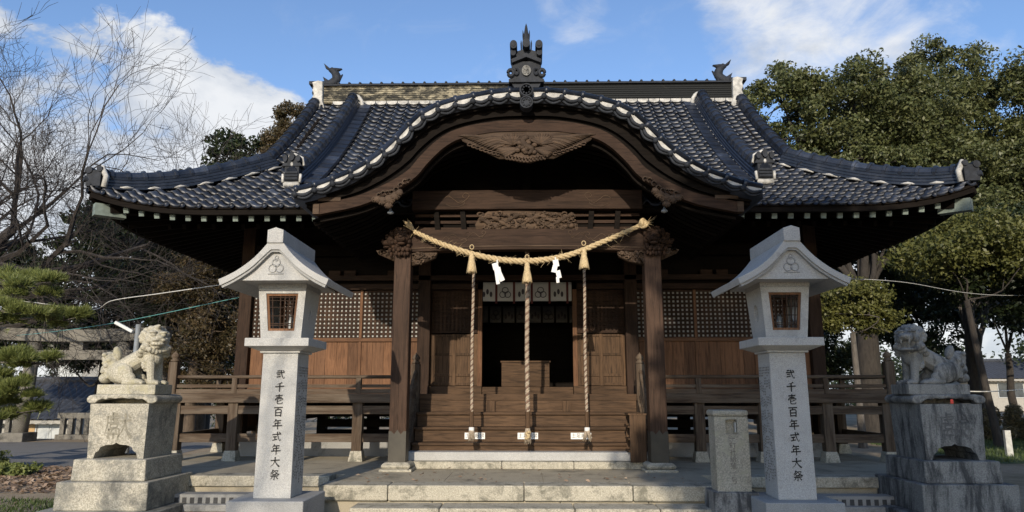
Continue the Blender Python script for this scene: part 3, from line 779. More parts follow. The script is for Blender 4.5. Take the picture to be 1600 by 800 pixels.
for cz in (5.86, 5.67):
    for i in range(8): mb.ell((.055 * math.cos(i * math.pi / 4), 9.595, cz + .055 * math.sin(i * math.pi / 4)), (.018, .015, .018), 6, 4)
    mb.tube([(.088 * math.cos(a), 9.595, cz + .088 * math.sin(a)) for a in np.linspace(0, 2 * math.pi, 17)], .013, 5, False)
mb.build('verge_crest_tile', 'tile_matte', gable)
# bargeboard
BH = [(0, 5.345), (.5, 5.33), (.96, 5.24), (1.22, 5.10), (1.46, 4.86), (1.62, 4.66), (1.86, 4.485), (2.15, 4.335), (2.5, 4.20), (3.05, 4.085)]
BT = [(0, 5.565), (.5, 5.54), (.98, 5.43), (1.28, 5.25), (1.54, 4.98), (1.76, 4.755), (2.02, 4.58), (2.33, 4.435), (2.64, 4.325), (3.10, 4.215)]
bl = [tuple(p) for p in spline(BH, 40)]; bt = []
for i, (x, z) in enumerate(bl):
    (xa, za), (xb, zb2) = bl[max(i - 1, 0)], bl[min(i + 1, 39)]; L = math.hypot(xb - xa, zb2 - za); wd_ = .175 - .02 * min(1, x / 1.2)
    bt.append((x - (zb2 - za) / L * wd_ if i else 0., z + (xb - xa) / L * wd_))
# eave boards between tiles and bargeboard, the overhang's shadow put into their colour
btx, btz = [p[0] for p in bt], [p[1] for p in bt]
def between(f): return [(x, (z - .13) * (1 - f) + (min(z - .2, float(np.interp(abs(x), btx, btz))) - .03) * f) for x, z in KC if abs(x) < 3.3]
for k_, (f0, f1, y_) in enumerate(((0, .36, 9.82), (.34, .70, 9.90), (.68, 1., 9.97))):
    MB().band(between(f0), between(f1), y_, 10.7).build('eave_board', 'shade_toned_wood', gable)
for sg in (-1, 1):
    MB().band([(sg * x, z) for x, z in bt], [(sg * x, z) for x, z in bl], 9.90, 10.0).build('bargeboard', 'beam_x', gable, fix=True)
    MB().band([(sg * x, z - .035 * 1) for x, z in bl], [(sg * x, z - .075) for x, z in bl], 10.05, 10.12).build('inner_barge_moulding', 'shade_toned_wood', gable, fix=True)
    mb = MB().box(*sorted((sg * 3.03, sg * 3.12)), 9.88, 10.02, 4.09, 4.24); mb.box(*sorted((sg * 2.72, sg * 3.05)), 9.885, 9.905, 4.285, 4.34)
    mb.build('barge_end_cap', 'carving', gable)
# curved ceiling and its ribs
ceil = [(x, K(x) - .42 - .04 * max(0, 1 - abs(x) / 2)) for x in np.linspace(-3.2, 3.2, 60)]
mb = MB(); n = len(ceil)
mb.add([(x, 10.1, z) for x, z in ceil] + [(x, 13.5, z) for x, z in ceil], [(i, i + 1, n + i + 1, n + i) for i in range(n - 1)])
mb.build('gable_ceiling', 'shade_toned_wood', gable)
rl, rr = MB(), MB()
for y in np.arange(10.25, 13.3, .2):
    for a, b in ((0, 22), (37, 59)):
        (rl if a == 0 else rr).tube([(ceil[i][0], y, ceil[i][1] - .03) for i in range(a, b + 1, 3)], .036, 4)
rl.build('ceiling_battens', 'shade_toned_wood', gable); rr.build('ceiling_battens', 'shade_toned_wood', gable)
top = [(x, min(z, 5.48)) for x, z in ceil if abs(x) < 2.1]
MB().prism(top + [(2.1, 4.3), (-2.1, 4.3)], 11.55, 11.6).build('gable_panel', 'shade_toned_wood', gable, fix=True)
MB().box(-.07, .07, 11.4, 11.54, 4.7, 5.4).build('king_post', 'shade_toned_wood', gable)

# phoenix carving below the crown: fanned feathers, body, clouds
mb = MB()
def feather(mb, p, q, w, y0, d=.03, bend=0.):
    p, q = np.array(p, float), np.array(q, float); t = q - p; nn = np.array((-t[1], t[0])); n = 7
    pts = []; rd = []
    for i in range(n):
        u = i / (n - 1); c = p + t * u + nn * bend * math.sin(math.pi * u)
        pts.append((c[0], y0 - .02 * math.sin(math.pi * u), c[1])); rd.append(w * (.55 + .6 * math.sin(math.pi * min(1, u * .75 + .1))) * (1 if i < n - 1 else .35))
    mb.tube(pts, rd, 6)
for sg in (-1, 1):
    for i in range(17):
        u = i / 16
        p = (sg * (.16 + .30 * u), 5.13 + .10 * math.sin(u * 3)); q = (sg * (.46 + .56 * u ** .8), 5.00 + .275 * math.sin(u * 1.25) + .02)
        feather(mb, p, q, .019, 9.895 - .006 * (i % 2), bend=.05 * sg)
    for i in range(12):
        u = i / 11; a = R(170 - 145 * u)
        feather(mb, (sg * .20, 5.12), (sg * (.23 + .20 * math.cos(a) * -1), 5.12 + .18 * math.sin(a)), .020, 9.875, bend=0)
    for i in range(9):
        u = i / 8; feather(mb, (sg * .12, 5.06), (sg * (.32 + .14 * u), 4.93 + .13 * u), .024, 9.885)
    for i in range(8):
        u = i / 7; c = (sg * (.42 + .42 * u), 4.985 + .15 * u ** 1.2)
        mb.tube([(c[0] + .035 * math.cos(a), 9.89, c[1] + .022 * math.sin(a)) for a in np.linspace(0, 5.4, 8)], .012, 5)
    mb.prism([(sg * .08, 4.93), (sg * .40, 4.92), (sg * .62, 5.03), (sg * .95, 5.20), (sg * .98, 5.255), (sg * .5, 5.33), (0, 5.34), (0, 4.93)], 9.915, 9.955)
for i in range(26):
    a = random.uniform(0, 6.28); mb.ell((.16 * math.cos(a) * random.random(), 9.87 + random.uniform(-.02, .02), 5.08 + .16 * math.sin(a) * random.random()), (.045, .04, .035), 7, 5)
mb.tube([(p[0], 9.86, p[1]) for p in spline([(.02, 5.24), (-.06, 5.18), (-.02, 5.10), (.08, 5.04), (.02, 4.97)], 12)], [.035, .045, .05, .05, .05, .055, .05, .05, .045, .04, .03, .02], 7)
for i in range(12):
    x = -.28 + .05 * i; mb.tube([(x + .035 * math.cos(a), 9.87, 4.93 - .05 * (1 - abs(x) / .3) + .03 * math.sin(a)) for a in np.linspace(0, 5, 8)], .016, 5)
mb.prism([(-.30, 4.95), (-.12, 4.87), (.06, 4.855), (.3, 4.95), (.2, 5.0), (-.2, 5.0)], 9.885, 9.95)
mb.build('phoenix_carving', 'carving', gable, True, fix=True)

# leaf carvings at the barge feet
for sg in (-1, 1):
    mb = MB()
    for (dx, dz, r, tilt) in ((-.02, .0, .085, .2), (-.12, -.02, .075, -.3), (-.20, .0, .06, .5), (.06, .05, .075, .4), (.12, .10, .06, .7), (-.03, -.09, .06, 0)):
        c = (sg * (1.98 - dx), 9.86, 4.30 + dz); rot = Matrix.Rotation(sg * tilt, 3, 'Y')
        mb.ell(c, (r, .035, r * .8), 9, 6, rot)
        for k in range(5):
            a = -1.2 + .6 * k; mb.tube([c, (c[0] + r * .9 * math.sin(a), 9.83, c[2] - r * .9 * math.cos(a))], [.006, .012], 5)
            mb.ell((c[0] + r * .85 * math.sin(a), 9.855, c[2] - r * .75 * math.cos(a)), (r * .3, .025, r * .3), 6, 4)
    for i in range(9):
        u = i / 8; x = sg * (2.22 - .50 * u); zz_ = 4.30 + .27 * u + .03 * math.sin(9 * u)
        mb.tube([(x + .035 * math.cos(a), 9.87, zz_ + .035 * math.sin(a)) for a in np.linspace(0, 4.6, 8)], .014, 5)
    mb.build('leaf_carving', 'carving', gable, True)
    mb = MB().lathe((sg * 2.0, 9.98, 4.10), [(.005, .0), (.045, .015), (.05, .03), (.03, .05), (.01, .09)], 10).build('bronze_bell', 'steel', gable, True)

# ridge-end ornament on the gable
mb = MB()
zb = 6.02
mb.prism([(-.36, zb), (.36, zb), (.36, zb + .05), (.31, zb + .07), (.29, zb + .30), (.24, zb + .36), (-.24, zb + .36), (-.29, zb + .30), (-.31, zb + .07), (-.36, zb + .05)], 9.68, 9.95)
mb.prism([(-.31, zb + .37), (-.29, zb + .31), (0, zb + .41), (.29, zb + .31), (.31, zb + .37), (0, zb + .48)], 9.62, 9.98)
mb.prism([(-.27, zb + .42), (.27, zb + .42), (.2, zb + .54), (0, zb + .59), (-.2, zb + .54)], 9.68, 9.95)
for sg in (-1, 1):
    mb.tube([(sg * (.32 + .055 * math.cos(a)), 9.67, zb + .15 + .055 * math.sin(a)) for a in np.linspace(0, 6.0, 12)], .035, 7)
    mb.tube([(sg * (.20 + .04 * math.cos(a)), 9.66, zb + .17 + .05 * math.sin(a)) for a in np.linspace(1, 6.5, 10)], .022, 6)
    mb.tube([(sg * .26, 9.56, zb + .60), (sg * .26, 9.95, zb + .60)], .075, 14); mb.tube([(sg * .26, 9.553, zb + .60), (sg * .26, 9.56, zb + .60)], .04, 10)
    mb.tube([(sg * .27, 9.6, zb + .48), (sg * .27, 9.9, zb + .44)], .06, 10)
    mb.tube([(sg * .10, 9.72, zb + .58), (sg * .105, 9.72, zb + .70), (sg * .105, 9.72, zb + .76)], [.016, .018, .004], 6)
    mb.tube([(sg * .045, 9.72, zb + .66), (sg * .06, 9.72, zb + .84), (sg * .07, 9.72, zb + .94)], [.02, .022, .004], 6)
mb.tube([(0, 9.55, zb + .62), (0, 9.95, zb + .62)], .08, 14)
mb.tube([(0, 9.72, zb + .6), (0, 9.72, zb + .85), (0, 9.72, zb + 1.0), (0, 9.72, zb + 1.06)], [.07, .05, .025, .004], 8)
mb.prism([(-.22, zb - .12), (.22, zb - .12), (.30, zb + .0), (-.30, zb + .0)], 9.72, 9.95)
mb.v = [(x * .72, y, 6.02 + (z - 6.02) * .90) for x, y, z in mb.v]
orn = mb.build('ridge_crest_ornament', 'tile_matte', gable, bevel=.008, fix=True)
mb = MB()
for a in (90, 210, 330):
    mb.tube([(.035 * math.cos(R(a)) + .035 * math.cos(b), 9.655, zb + .19 + .035 * math.sin(R(a)) + .035 * math.sin(b)) for b in np.linspace(0, 6.2832, 13)], .009, 5, False)
mb.tube([(.085 * math.cos(b), 9.66, zb + .19 + .085 * math.sin(b)) for b in np.linspace(0, 6.2832, 19)], .011, 5, False)
mb.disc_y((0, 9.656, zb + .19), .084, .02, 16)
mb.v = [(x * .72, y, 6.02 + (z - 6.02) * .90) for x, y, z in mb.v]
mb.build('crest', 'stone_lion_grey', gable)

# ---------------------------------------------------------------- porch posts, beams and carvings
for sg in (-1, 1):
    px, py = sg * 1.945, 10.9
    pil = MB().box(px - .13, px + .13, py - .13, py + .13, .52, 4.1).build('porch_pillar', 'pillar_wood', hall, bevel=.018)
    zt = .97
    mb = MB()
    for k in range(4):
        c, s_ = (1, 0) if k % 2 == 0 else (0, 1); d = -1 if k < 2 else 1
        poly = [(-.1335, .52), (.1335, .52), (.1335, zt), (.09, zt), (.05, zt - .045), (0, zt + .02), (-.05, zt - .045), (-.09, zt), (-.1335, zt)]
        if k % 2 == 0: mb.prism([(px + a, b) for a, b in poly], py + d * .1335, py + d * .1305)
        else: mb.prism([(py + a, b) for a, b in poly], px + d * .1335, px + d * .1305, 'yz')
    mb.build('metal_sleeve', 'sleeve', pil, fix=True)
    mb = MB().box(px - .24, px + .24, py - .24, py + .24, .39, .43).build('base_slab', 'stone_step', pil, bevel=.01)
    MB().frus(px, py, .428, .455, .19, .19, .215, .215).frus(px, py, .455, .49, .215, .215, .215, .215).frus(px, py, .49, .522, .215, .215, .17, .17).build('base_stone', 'stone_step', pil, bevel=.012)
    # lion head on the pillar (facing the front) and its sideways twin
    mb = MB(); cz = 3.90
    for (fx, fy) in ((0, -1), (sg, 0)):
        cx, cy = px + fx * .2, py + fy * .2; sx, sy = -fy, fx
        P = lambda a, b, c: (cx + fx * b + sx * a, cy + fy * b + sy * a, cz + c)
        mb.ell(P(0, .02, .02), (.13, .13, .14)); mb.ell(P(0, .13, -.03), (.085, .085, .06)); mb.ell(P(0, .12, -.11), (.075, .07, .03)); mb.ell(P(0, .20, .0), (.04, .04, .03))
        for s2 in (-1, 1):
            mb.ell(P(.055 * s2, .12, .055), (.032, .032, .03)); mb.ell(P(.06 * s2, .10, .10), (.055, .04, .025)); mb.ell(P(.13 * s2, .0, .1), (.035, .035, .06))
            for j in range(5): mb.ell(P((.10 + .02 * (j % 2)) * s2, .02 - .02 * j, .02 - .07 * j), (.045, .045, .045), 7, 5)
        for j in range(9): mb.ell(P(-.12 + .03 * j, .0 + .03 * math.sin(j), .15 + .02 * math.cos(j * 2)), (.035, .035, .035), 7, 5)
        for j in range(6): mb.ell(P(-.1 + .04 * j, .05, -.17 - .03 * (j % 2)), (.04, .04, .045), 7, 5)
        for j in range(5): mb.ell(P(-.1 + .05 * j, .02, -.26 - .02 * (j % 2)), (.032, .035, .05), 7, 5)
    mb.v = [(px + (x - px) * .86, py + (y - py) * .9, 3.84 + (z - 3.84) * .88) for x, y, z in mb.v]
    mb.build('lion_head_carving', 'beam_x', pil, True)
    # carved bracket under the beam
    mb = MB()
    for i in range(34):
        u = random.random(); v = random.random(); x = px - sg * (.14 + .36 * u); z_ = 3.68 - .17 * v * (1 - .75 * u ** 2)
        a0 = random.uniform(0, 6)
        mb.tube([(x + .03 * math.cos(a), 10.82 + .02 * math.sin(a0), z_ + .022 * math.sin(a)) for a in np.linspace(a0, a0 + 4, 6)], .014, 5)
    mb.prism([(px - sg * .13, 3.70), (px - sg * .53, 3.70), (px - sg * .50, 3.62), (px - sg * .35, 3.55), (px - sg * .13, 3.49)], 10.84, 10.96)
    mb.build('scroll_bracket', 'carving', hall, True, fix=True)
    mb = MB()
    for i in range(16):
        u = random.random(); x = px + sg * (.14 + .26 * u); z_ = 3.72 - .13 * random.random() * (1 - u)
        mb.tube([(x + .03 * math.cos(a), 10.84, z_ + .022 * math.sin(a)) for a in np.linspace(0, 4, 6)], .014, 5)
    mb.prism([(px + sg * .13, 3.74), (px + sg * .44, 3.74), (px + sg * .40, 3.68), (px + sg * .13, 3.56)], 10.86, 10.94)
    mb.build('scroll_bracket', 'carving', hall, True, fix=True)
    # curved beam back to the hall
    MB().tube([tuple(p) for p in spline([(px, 11.0, 3.8), (px, 11.8, 4.12), (px, 12.7, 4.22), (px, 13.5, 4.1)], 12)], .11, 8).build('rainbow_beam', 'shade_toned_wood', hall)
def swirl(mb, x, z, s, sg, y):
    P = [(0, 0), (.08, .05), (.16, .0), (.24, -.05), (.32, .0), (.36, .06), (.31, .09), (.27, .05), (.30, .02)]
    mb.tube([(x + sg * a * s, y, z + b * s) for a, b in spline(P, 30)], .006, 5)
    P = [(.05, -.06), (.14, -.10), (.24, -.09), (.30, -.05), (.26, -.02), (.21, -.05)]
    mb.tube([(x + sg * a * s, y, z + b * s) for a, b in spline(P, 24)], .006, 5)
xs = np.linspace(-1.83, 1.83, 31)
arch = lambda x, a: a * (1 - (x / 1.83) ** 2)
beam = MB().band([(x, 4.05 + arch(x, .02)) for x in xs], [(x, 3.70 + arch(x, .035)) for x in xs], 10.8, 11.0).build('front_beam', 'beam_x', hall, bevel=.012, fix=True)
mb = MB().band([(x, 3.765 + arch(x, .035)) for x in xs], [(x, 3.745 + arch(x, .035)) for x in xs], 10.79, 10.81)
for sg in (-1, 1):
    swirl(mb, sg * 1.62, 3.84, 1.1, -sg, 10.797); swirl(mb, sg * 1.25, 3.93, 1.0, -sg, 10.797); swirl(mb, sg * .9, 3.97, .7, -sg, 10.797)
mb.build('carved_scrolls', 'carving', beam, True)
ub = MB().band([(x, 4.70 + arch(x, .01)) for x in xs], [(x, 4.385 + arch(x, .01)) for x in xs], 10.82, 11.0).build('upper_beam', 'beam_x', hall, bevel=.012, fix=True)
mb = MB(); swirl(mb, 1.35, 4.55, 1.2, -1, 10.817); swirl(mb, -1.35, 4.55, 1.2, 1, 10.817); mb.build('carved_scrolls', 'carving', ub, True)
mb = MB()
for z_ in (4.115, 4.225, 4.335): mb.box(-1.8, 1.8, 10.98, 11.04, z_ - .027, z_ + .02)
mb.build('transom_slats', 'beam_x', hall)
for sg in (-1, 1):
    for x in (1.0, 1.42): MB().beam((sg * x, 10.92, 4.05), (sg * (x + .03), 10.92, 4.38), .08, .06, (0, 1, 0)).build('transom_strut', 'shade_toned_wood', hall)
MB().box(-1.9, 1.9, 11.2, 11.25, 4.0, 4.5).build('transom_back', 'shade_toned_wood', hall)
# dragon carving between the beams
mb = MB()
mb.prism([(-.80, 4.05), (.80, 4.05), (.80, 4.15), (.66, 4.25), (.62, 4.33), (.2, 4.36), (-.3, 4.37), (-.62, 4.36), (-.76, 4.26), (-.82, 4.15)], 10.84, 10.94)
for off, ph in ((0, 0), (.06, 2.1)):
    pts = [(x, 10.83 - .02 * math.sin(9 * x + ph), 4.19 + off * .5 + .085 * math.sin(7.5 * x + ph)) for x in np.linspace(-.74, .74, 46)]
    mb.tube(pts, [.032 + .014 * math.sin(i * 1.9) for i in range(46)], 7)
for i in range(150):
    x = random.uniform(-.76, .76); z_ = random.uniform(4.07, 4.33); a0 = random.uniform(0, 6); r = random.uniform(.02, .045)
    mb.tube([(x + r * math.cos(a), 10.81 + random.uniform(-.01, .02), z_ + r * .7 * math.sin(a)) for a in np.linspace(a0, a0 + 3.6, 6)], [.008, .014, .016, .016, .012, .006], 5)
mb.build('dragon_carving', 'carving', hall, True, fix=True)

# ---------------------------------------------------------------- body of the hall
BW, BY = 5.45, 13.5
mb = MB().box(-BW, -.95, BY + .09, BY + .13, 3.47, 5.3).box(.95, BW, BY + .09, BY + .13, 3.47, 5.3).box(-.95, .95, BY + .09, BY + .13, 3.68, 5.3)
mb.build('upper_wall', 'shade_toned_wood', hall)  # wall colour darkened to paint the shade under the eaves
for sg in (-1, 1):
    MB().box(*sorted((sg * (BW - .1), sg * (BW - .02))), 13.6, 19.5, .9, 5.3).build('side_wall', 'board_z', hall)
MB().box(-BW, BW, 19.45, 19.55, 1.2, 5.3).build('rear_wall', 'board_z', hall)
MB().box(-BW, BW, 13.5, 19.5, 1.36, 1.5).build('hall_floor', 'shade_toned_wood', hall)
MB().box(-BW + .1, BW - .1, 13.7, 19.4, 4.0, 4.06).build('hall_ceiling', 'shade_toned_wood', hall)
MB().box(-2.0, 2.0, 16.4, 16.5, 1.5, 4.0).build('inner_partition', 'shade_toned_wood', hall)
for x in (-5.45, -1.98, 1.98, 5.45):
    MB().box(x - .12, x + .12, BY - .1, BY + .14, .64, 4.9).build('corner_column' if abs(x) > 5 else 'door_column', 'beam_z', hall, bevel=.01)
for a, b in ((-5.6, -.96), (.96, 5.6)): MB().box(a, b, BY - .05, BY + .1, 3.49, 3.60).build('tie_beam', 'beam_x', hall, bevel=.006)
for z0, z1, dy in ((3.66, 3.76, .10), (4.15, 4.38, .07)):
    MB().box(-BW - .15, BW + .15, BY - dy, BY + .1, z0, z1).build('tie_beam', 'beam_x' if z0 < 4 else 'shade_toned_wood', hall, bevel=.006)  # higher beam takes the darkened wood, eave shade put into its colour
for x in (-4.9, -4.3, -3.75, -3.45, -2.6, -2.35, 2.35, 2.6, 3.45, 3.75, 4.3, 4.9): MB().box(x - .11, x + .11, BY - .06, BY + .08, 3.735, 3.86).build('bearing_block', 'beam_x', hall)
for sg in (-1, 1):
    for (a, b) in ((2.10, 3.19), (3.23, 4.30), (4.34, 5.33)):
        x0, x1 = sorted((sg * a, sg * b))
        bp = MB()
        n = 5 if b < 5 else 4; wd = (x1 - x0) / n
        for i in range(n): bp.box(x0 + i * wd + .002, x0 + (i + 1) * wd - .002, BY + .03 + .003 * (i % 2), BY + .07, 1.62, 2.49)
        bp.build('board_panel', 'board_z', hall)
        MB().box(x0, x1, BY + .060, BY + .064, 2.55, 3.47).build('lattice_paper', 'paper', hall)
        lt = MB(); nx = int(round((x1 - x0) / .083)); sx = (x1 - x0) / nx
        for i in range(nx + 1):
            c = x0 + i * sx; lt.box(c - .021, c + .021, BY + .03, BY + .05, 2.56, 3.46)
        nz_ = 11; sz = .90 / nz_
        for i in range(nz_ + 1):
            c = 2.56 + i * sz; lt.box(x0, x1, BY + .036, BY + .056, c - .021, c + .021)
        lt.build('lattice_panel', 'beam_x', hall)
    for x in (3.21, 4.32): MB().box(sg * x - .025, sg * x + .025, BY - .0, BY + .06, 1.6, 3.48).build('mullion', 'board_z', hall)
    a, b = sorted((sg * 2.09, sg * 5.33))
    MB().box(a, b, BY - .01, BY + .065, 2.49, 2.56).build('mid_rail', 'board_x', hall, bevel=.004)
    MB().box(a, b, BY - .02, BY + .07, 1.5, 1.62).build('sill_beam', 'board_x', hall, bevel=.004)
    # sliding door beside the opening
    x0, x1 = sorted((sg * .95, sg * 1.86))
    door = MB().box(x0, x1, BY + .10, BY + .13, 1.66, 2.62).build('sliding_door', 'stair_z', hall)
    fr = MB()
    for x in (x0 + .035, (x0 + x1) / 2, x1 - .035): fr.box(x - .035, x + .035, BY + .075, BY + .125, 1.66, 2.64)
    for z_ in (1.69, 1.86, 2.25, 2.61): fr.box(x0, x1, BY + .08, BY + .12, z_ - .025, z_ + .025)
    fr.build('door_frame', 'stair_z', door, bevel=.004)
    lt = MB()
    for i in range(12): c = x0 + .04 + (x1 - x0 - .08) * i / 11; lt.box(c - .021, c + .021, BY + .08, BY + .10, 2.68, 3.46)
    for i in range(11): c = 2.68 + .78 * i / 10; lt.box(x0, x1, BY + .085, BY + .105, c - .021, c + .021)
    lt.build('door_lattice', 'beam_x', door)
    MB().box(x0, x1, BY + .115, BY + .13, 2.66, 3.47).build('lattice_back', 'beam_x', door)
    MB().box(*sorted((sg * .87, sg * .955)), BY + .05, BY + .16, 1.5, 3.5).build('door_post', 'board_z', hall, bevel=.005)
    MB().box(*sorted((sg * .87, sg * 1.86)), BY + .0, BY + .16, 1.5, 1.655).build('door_sill', 'stair_x', hall, bevel=.006)
MB().box(-.86, .86, BY + .02, BY + .15, 1.5, 1.635).build('threshold', 'stair_x', hall, bevel=.006)
# ---------------------------------------------------------------- veranda
VY, VX, VZ = 12.3, 6.2, 1.5
ver = MB()
i = 0
for y0 in np.arange(VY + .0, BY - .05, .17): ver.box(-VX, VX, y0 + .003, min(y0 + .168, BY - .02), VZ - .045, VZ - .003 * (i % 2)); i += 1
for sg in (-1, 1):
    for y0 in np.arange(BY, 19.6, .17): ver.box(*sorted((sg * 5.5, sg * VX)), y0 + .003, y0 + .168, VZ - .045, VZ)
ver = ver.build('veranda_floor', 'weathered_x', hall)
for (a, b) in ((-VX - .06, -1.95), (1.95, VX + .06)):
    MB().box(a, b, VY - .05, VY + .02, 1.36, 1.515).build('floor_edge_beam', 'weathered_x', hall, bevel=.01)
    MB().box(a + .05, b - .05, VY + .02, VY + .14, 1.17, 1.31).build('veranda_tie', 'weathered_x', hall, bevel=.006)
    MB().box(a + .05, b - .05, VY + .05, VY + .12, .70, .84).build('veranda_tie', 'weathered_x', hall, bevel=.006)
MB().box(-1.95, 1.95, VY - .03, VY + .06, 1.40, 1.51).build('floor_edge_beam', 'stair_x', hall, bevel=.01)
for sg in (-1, 1):
    MB().box(*sorted((sg * (VX - .02), sg * (VX + .05))), VY + .03, 19.6, 1.36, 1.515).build('floor_edge_beam', 'weathered_y', hall, bevel=.01)
    MB().box(*sorted((sg * (VX - .12), sg * (VX - .05))), VY + .1, 19.6, .70, .84).build('veranda_tie', 'weathered_y', hall)
    for (x, y) in [(2.92, VY + .08), (4.0, VY + .08), (5.08, VY + .08), (6.08, VY + .08), (6.08, 14.2), (6.08, 16.1), (6.08, 18)]:
        po = MB().box(sg * x - .085, sg * x + .085, y - .085, y + .085, .55, 1.37).build('veranda_post', 'weathered_z', hall, bevel=.008)
        MB().frus(sg * x, y, .385, .56, .125, .125, .095, .095).build('footing_stone', 'stone_step', po, bevel=.008)
    for (x, y) in [(5.2, 14.2), (5.2, 16.1), (5.2, 18.2), (3.2, 14.9), (3.2, 17.5)]:
        MB().box(sg * x - .11, sg * x + .11, y - .11, y + .11, .385, 1.37).build('floor_post', 'shade_toned_wood', hall)
    a, b = sorted((sg * 1.9, sg * 4.1))
    mb = MB()
    for z_ in (.66, .86, 1.06, 1.22): mb.box(a, b, 14.3, 14.34, z_, z_ + .155)
    mb.build('underfloor_boards', 'shade_toned_wood', hall)
mb = MB()
for z_ in (.66, .86, 1.06, 1.22): mb.box(-1.9, 1.9, 14.3, 14.34, z_, z_ + .155)
mb.build('underfloor_boards', 'shade_toned_wood', hall)
# railing
def railing(name, pts_posts, p0, p1, axis):
    r = MB(); d = 'weathered_' + axis
    r.tube([(p0[0], p0[1], 1.80), (p1[0], p1[1], 1.80)], .030, 8)
    r = r.build(name, d, hall, True)
    MB().beam((*p0, 1.645), (*p1, 1.645), .05, .055).build('middle_rail', d, r)
    MB().beam((*p0, 1.555), (*p1, 1.555), .075, .075).build('bottom_rail', d, r)
    for q in pts_posts: MB().box(q[0] - .045, q[0] + .045, q[1] - .045, q[1] + .045, 1.516, 1.78).build('baluster', 'weathered_z', r, bevel=.004)
for sg in (-1, 1):
    railing('veranda_railing', [(sg * x, VY + .03) for x in (2.92, 4.0, 5.08)], (sg * 1.95, VY + .03), (sg * (VX - .05), VY + .03), 'x')
    railing('veranda_railing', [(sg * (VX - .03), y) for y in (14.2, 16.1, 18)], (sg * (VX - .03), VY + .05), (sg * (VX - .03), 19.6), 'y')
    for (x, y, zt) in ((VX - .03, VY + .03, 2.06), (1.93, VY - .02, 2.02)):
        nw = MB().box(sg * x - .075, sg * x + .075, y - .075, y + .075, 1.37 if x > 3 else .63, zt).build('newel_post', 'weathered_z', hall, bevel=.012)
        MB().lathe((sg * x, y, zt), [(.06, 0), (.075, .015), (.075, .03), (.05, .045), (.045, .06), (.068, .08), (.07, .11), (.045, .145), (.012, .175), (.003, .195)], 12).build('post_finial', 'weathered_z', nw, True)
    # sloping stair rails
    sr = MB().tube([tuple(p) for p in spline([(sg * 1.93, VY - .05, 1.90), (sg * 1.93, 12.1, 1.78), (sg * 1.93, 11.75, 1.42), (sg * 1.93, 11.45, 1.02)], 12)], .04, 8).build('stair_rail', 'weathered_y', hall, True)
    mb = MB().tube([tuple(p) for p in spline([(sg * 1.93, VY - .05, 1.68), (sg * 1.93, 12.1, 1.55), (sg * 1.93, 11.75, 1.2), (sg * 1.93, 11.45, .82)], 12)], .032, 6)
    mb.tube([tuple(p) for p in spline([(sg * 1.93, VY - .05, 1.5), (sg * 1.93, 11.9, 1.2), (sg * 1.93, 11.45, .68)], 10)], .04, 6)
    mb.build('lower_stair_rail', 'weathered_y', sr, True)
    MB().prism([(11.42, .63), (12.35, .63), (12.35, 1.42), (12.2, 1.42), (11.42, .75)], sg * 1.86, sg * 1.9, 'yz').build('stair_stringer', 'weathered_y', hall, fix=True)
# wooden stairs
for i, (z_, y0) in enumerate(((.755, 11.48), (.985, 11.72), (1.215, 11.96))):
    MB().box(-1.85, 1.85, y0, 12.3, z_ - .045, z_).build('stair_tread', 'stair_x', hall, bevel=.008)
    MB().box(-1.84, 1.84, y0 + .045, y0 + .075, z_ - .23 if i else .63, z_ - .045).build('stair_riser', 'stair_x', hall)
mb = MB().box(-1.84, 1.84, 12.24, 12.27, 1.215, 1.40).build('stair_riser', 'stair_x', hall)
for x in (-.62, .66): MB().box(x - .07, x + .07, 12.19, 12.24, 1.216, 1.395).build('riser_block', 'stair_z', hall)
# ================================================================ THINGS AT THE HALL FRONT
def text_mesh(body, size, name, m, loc, parent, align='CENTER'):
    cu = bpy.data.curves.new(name, 'FONT'); cu.body = body; cu.size = size; cu.align_x = align; cu.align_y = 'CENTER'; cu.resolution_u = 3
    tmp = bpy.data.objects.new(name + '_tmp', cu); C.objects.link(tmp)
    me = bpy.data.meshes.new_from_object(tmp.evaluated_get(bpy.context.evaluated_depsgraph_get()))
    bpy.data.objects.remove(tmp)
    off = Vector(OFF.get(parent.name, (0, 0, 0)))
    me.transform(Matrix.Translation(Vector(loc) - off) @ Matrix.Rotation(R(90), 4, 'X')); me.materials.clear(); me.materials.append(MATS[m])
    o = bpy.data.objects.new(name, me); C.objects.link(o); o.parent = parent; OFF[o.name] = tuple(off); return o

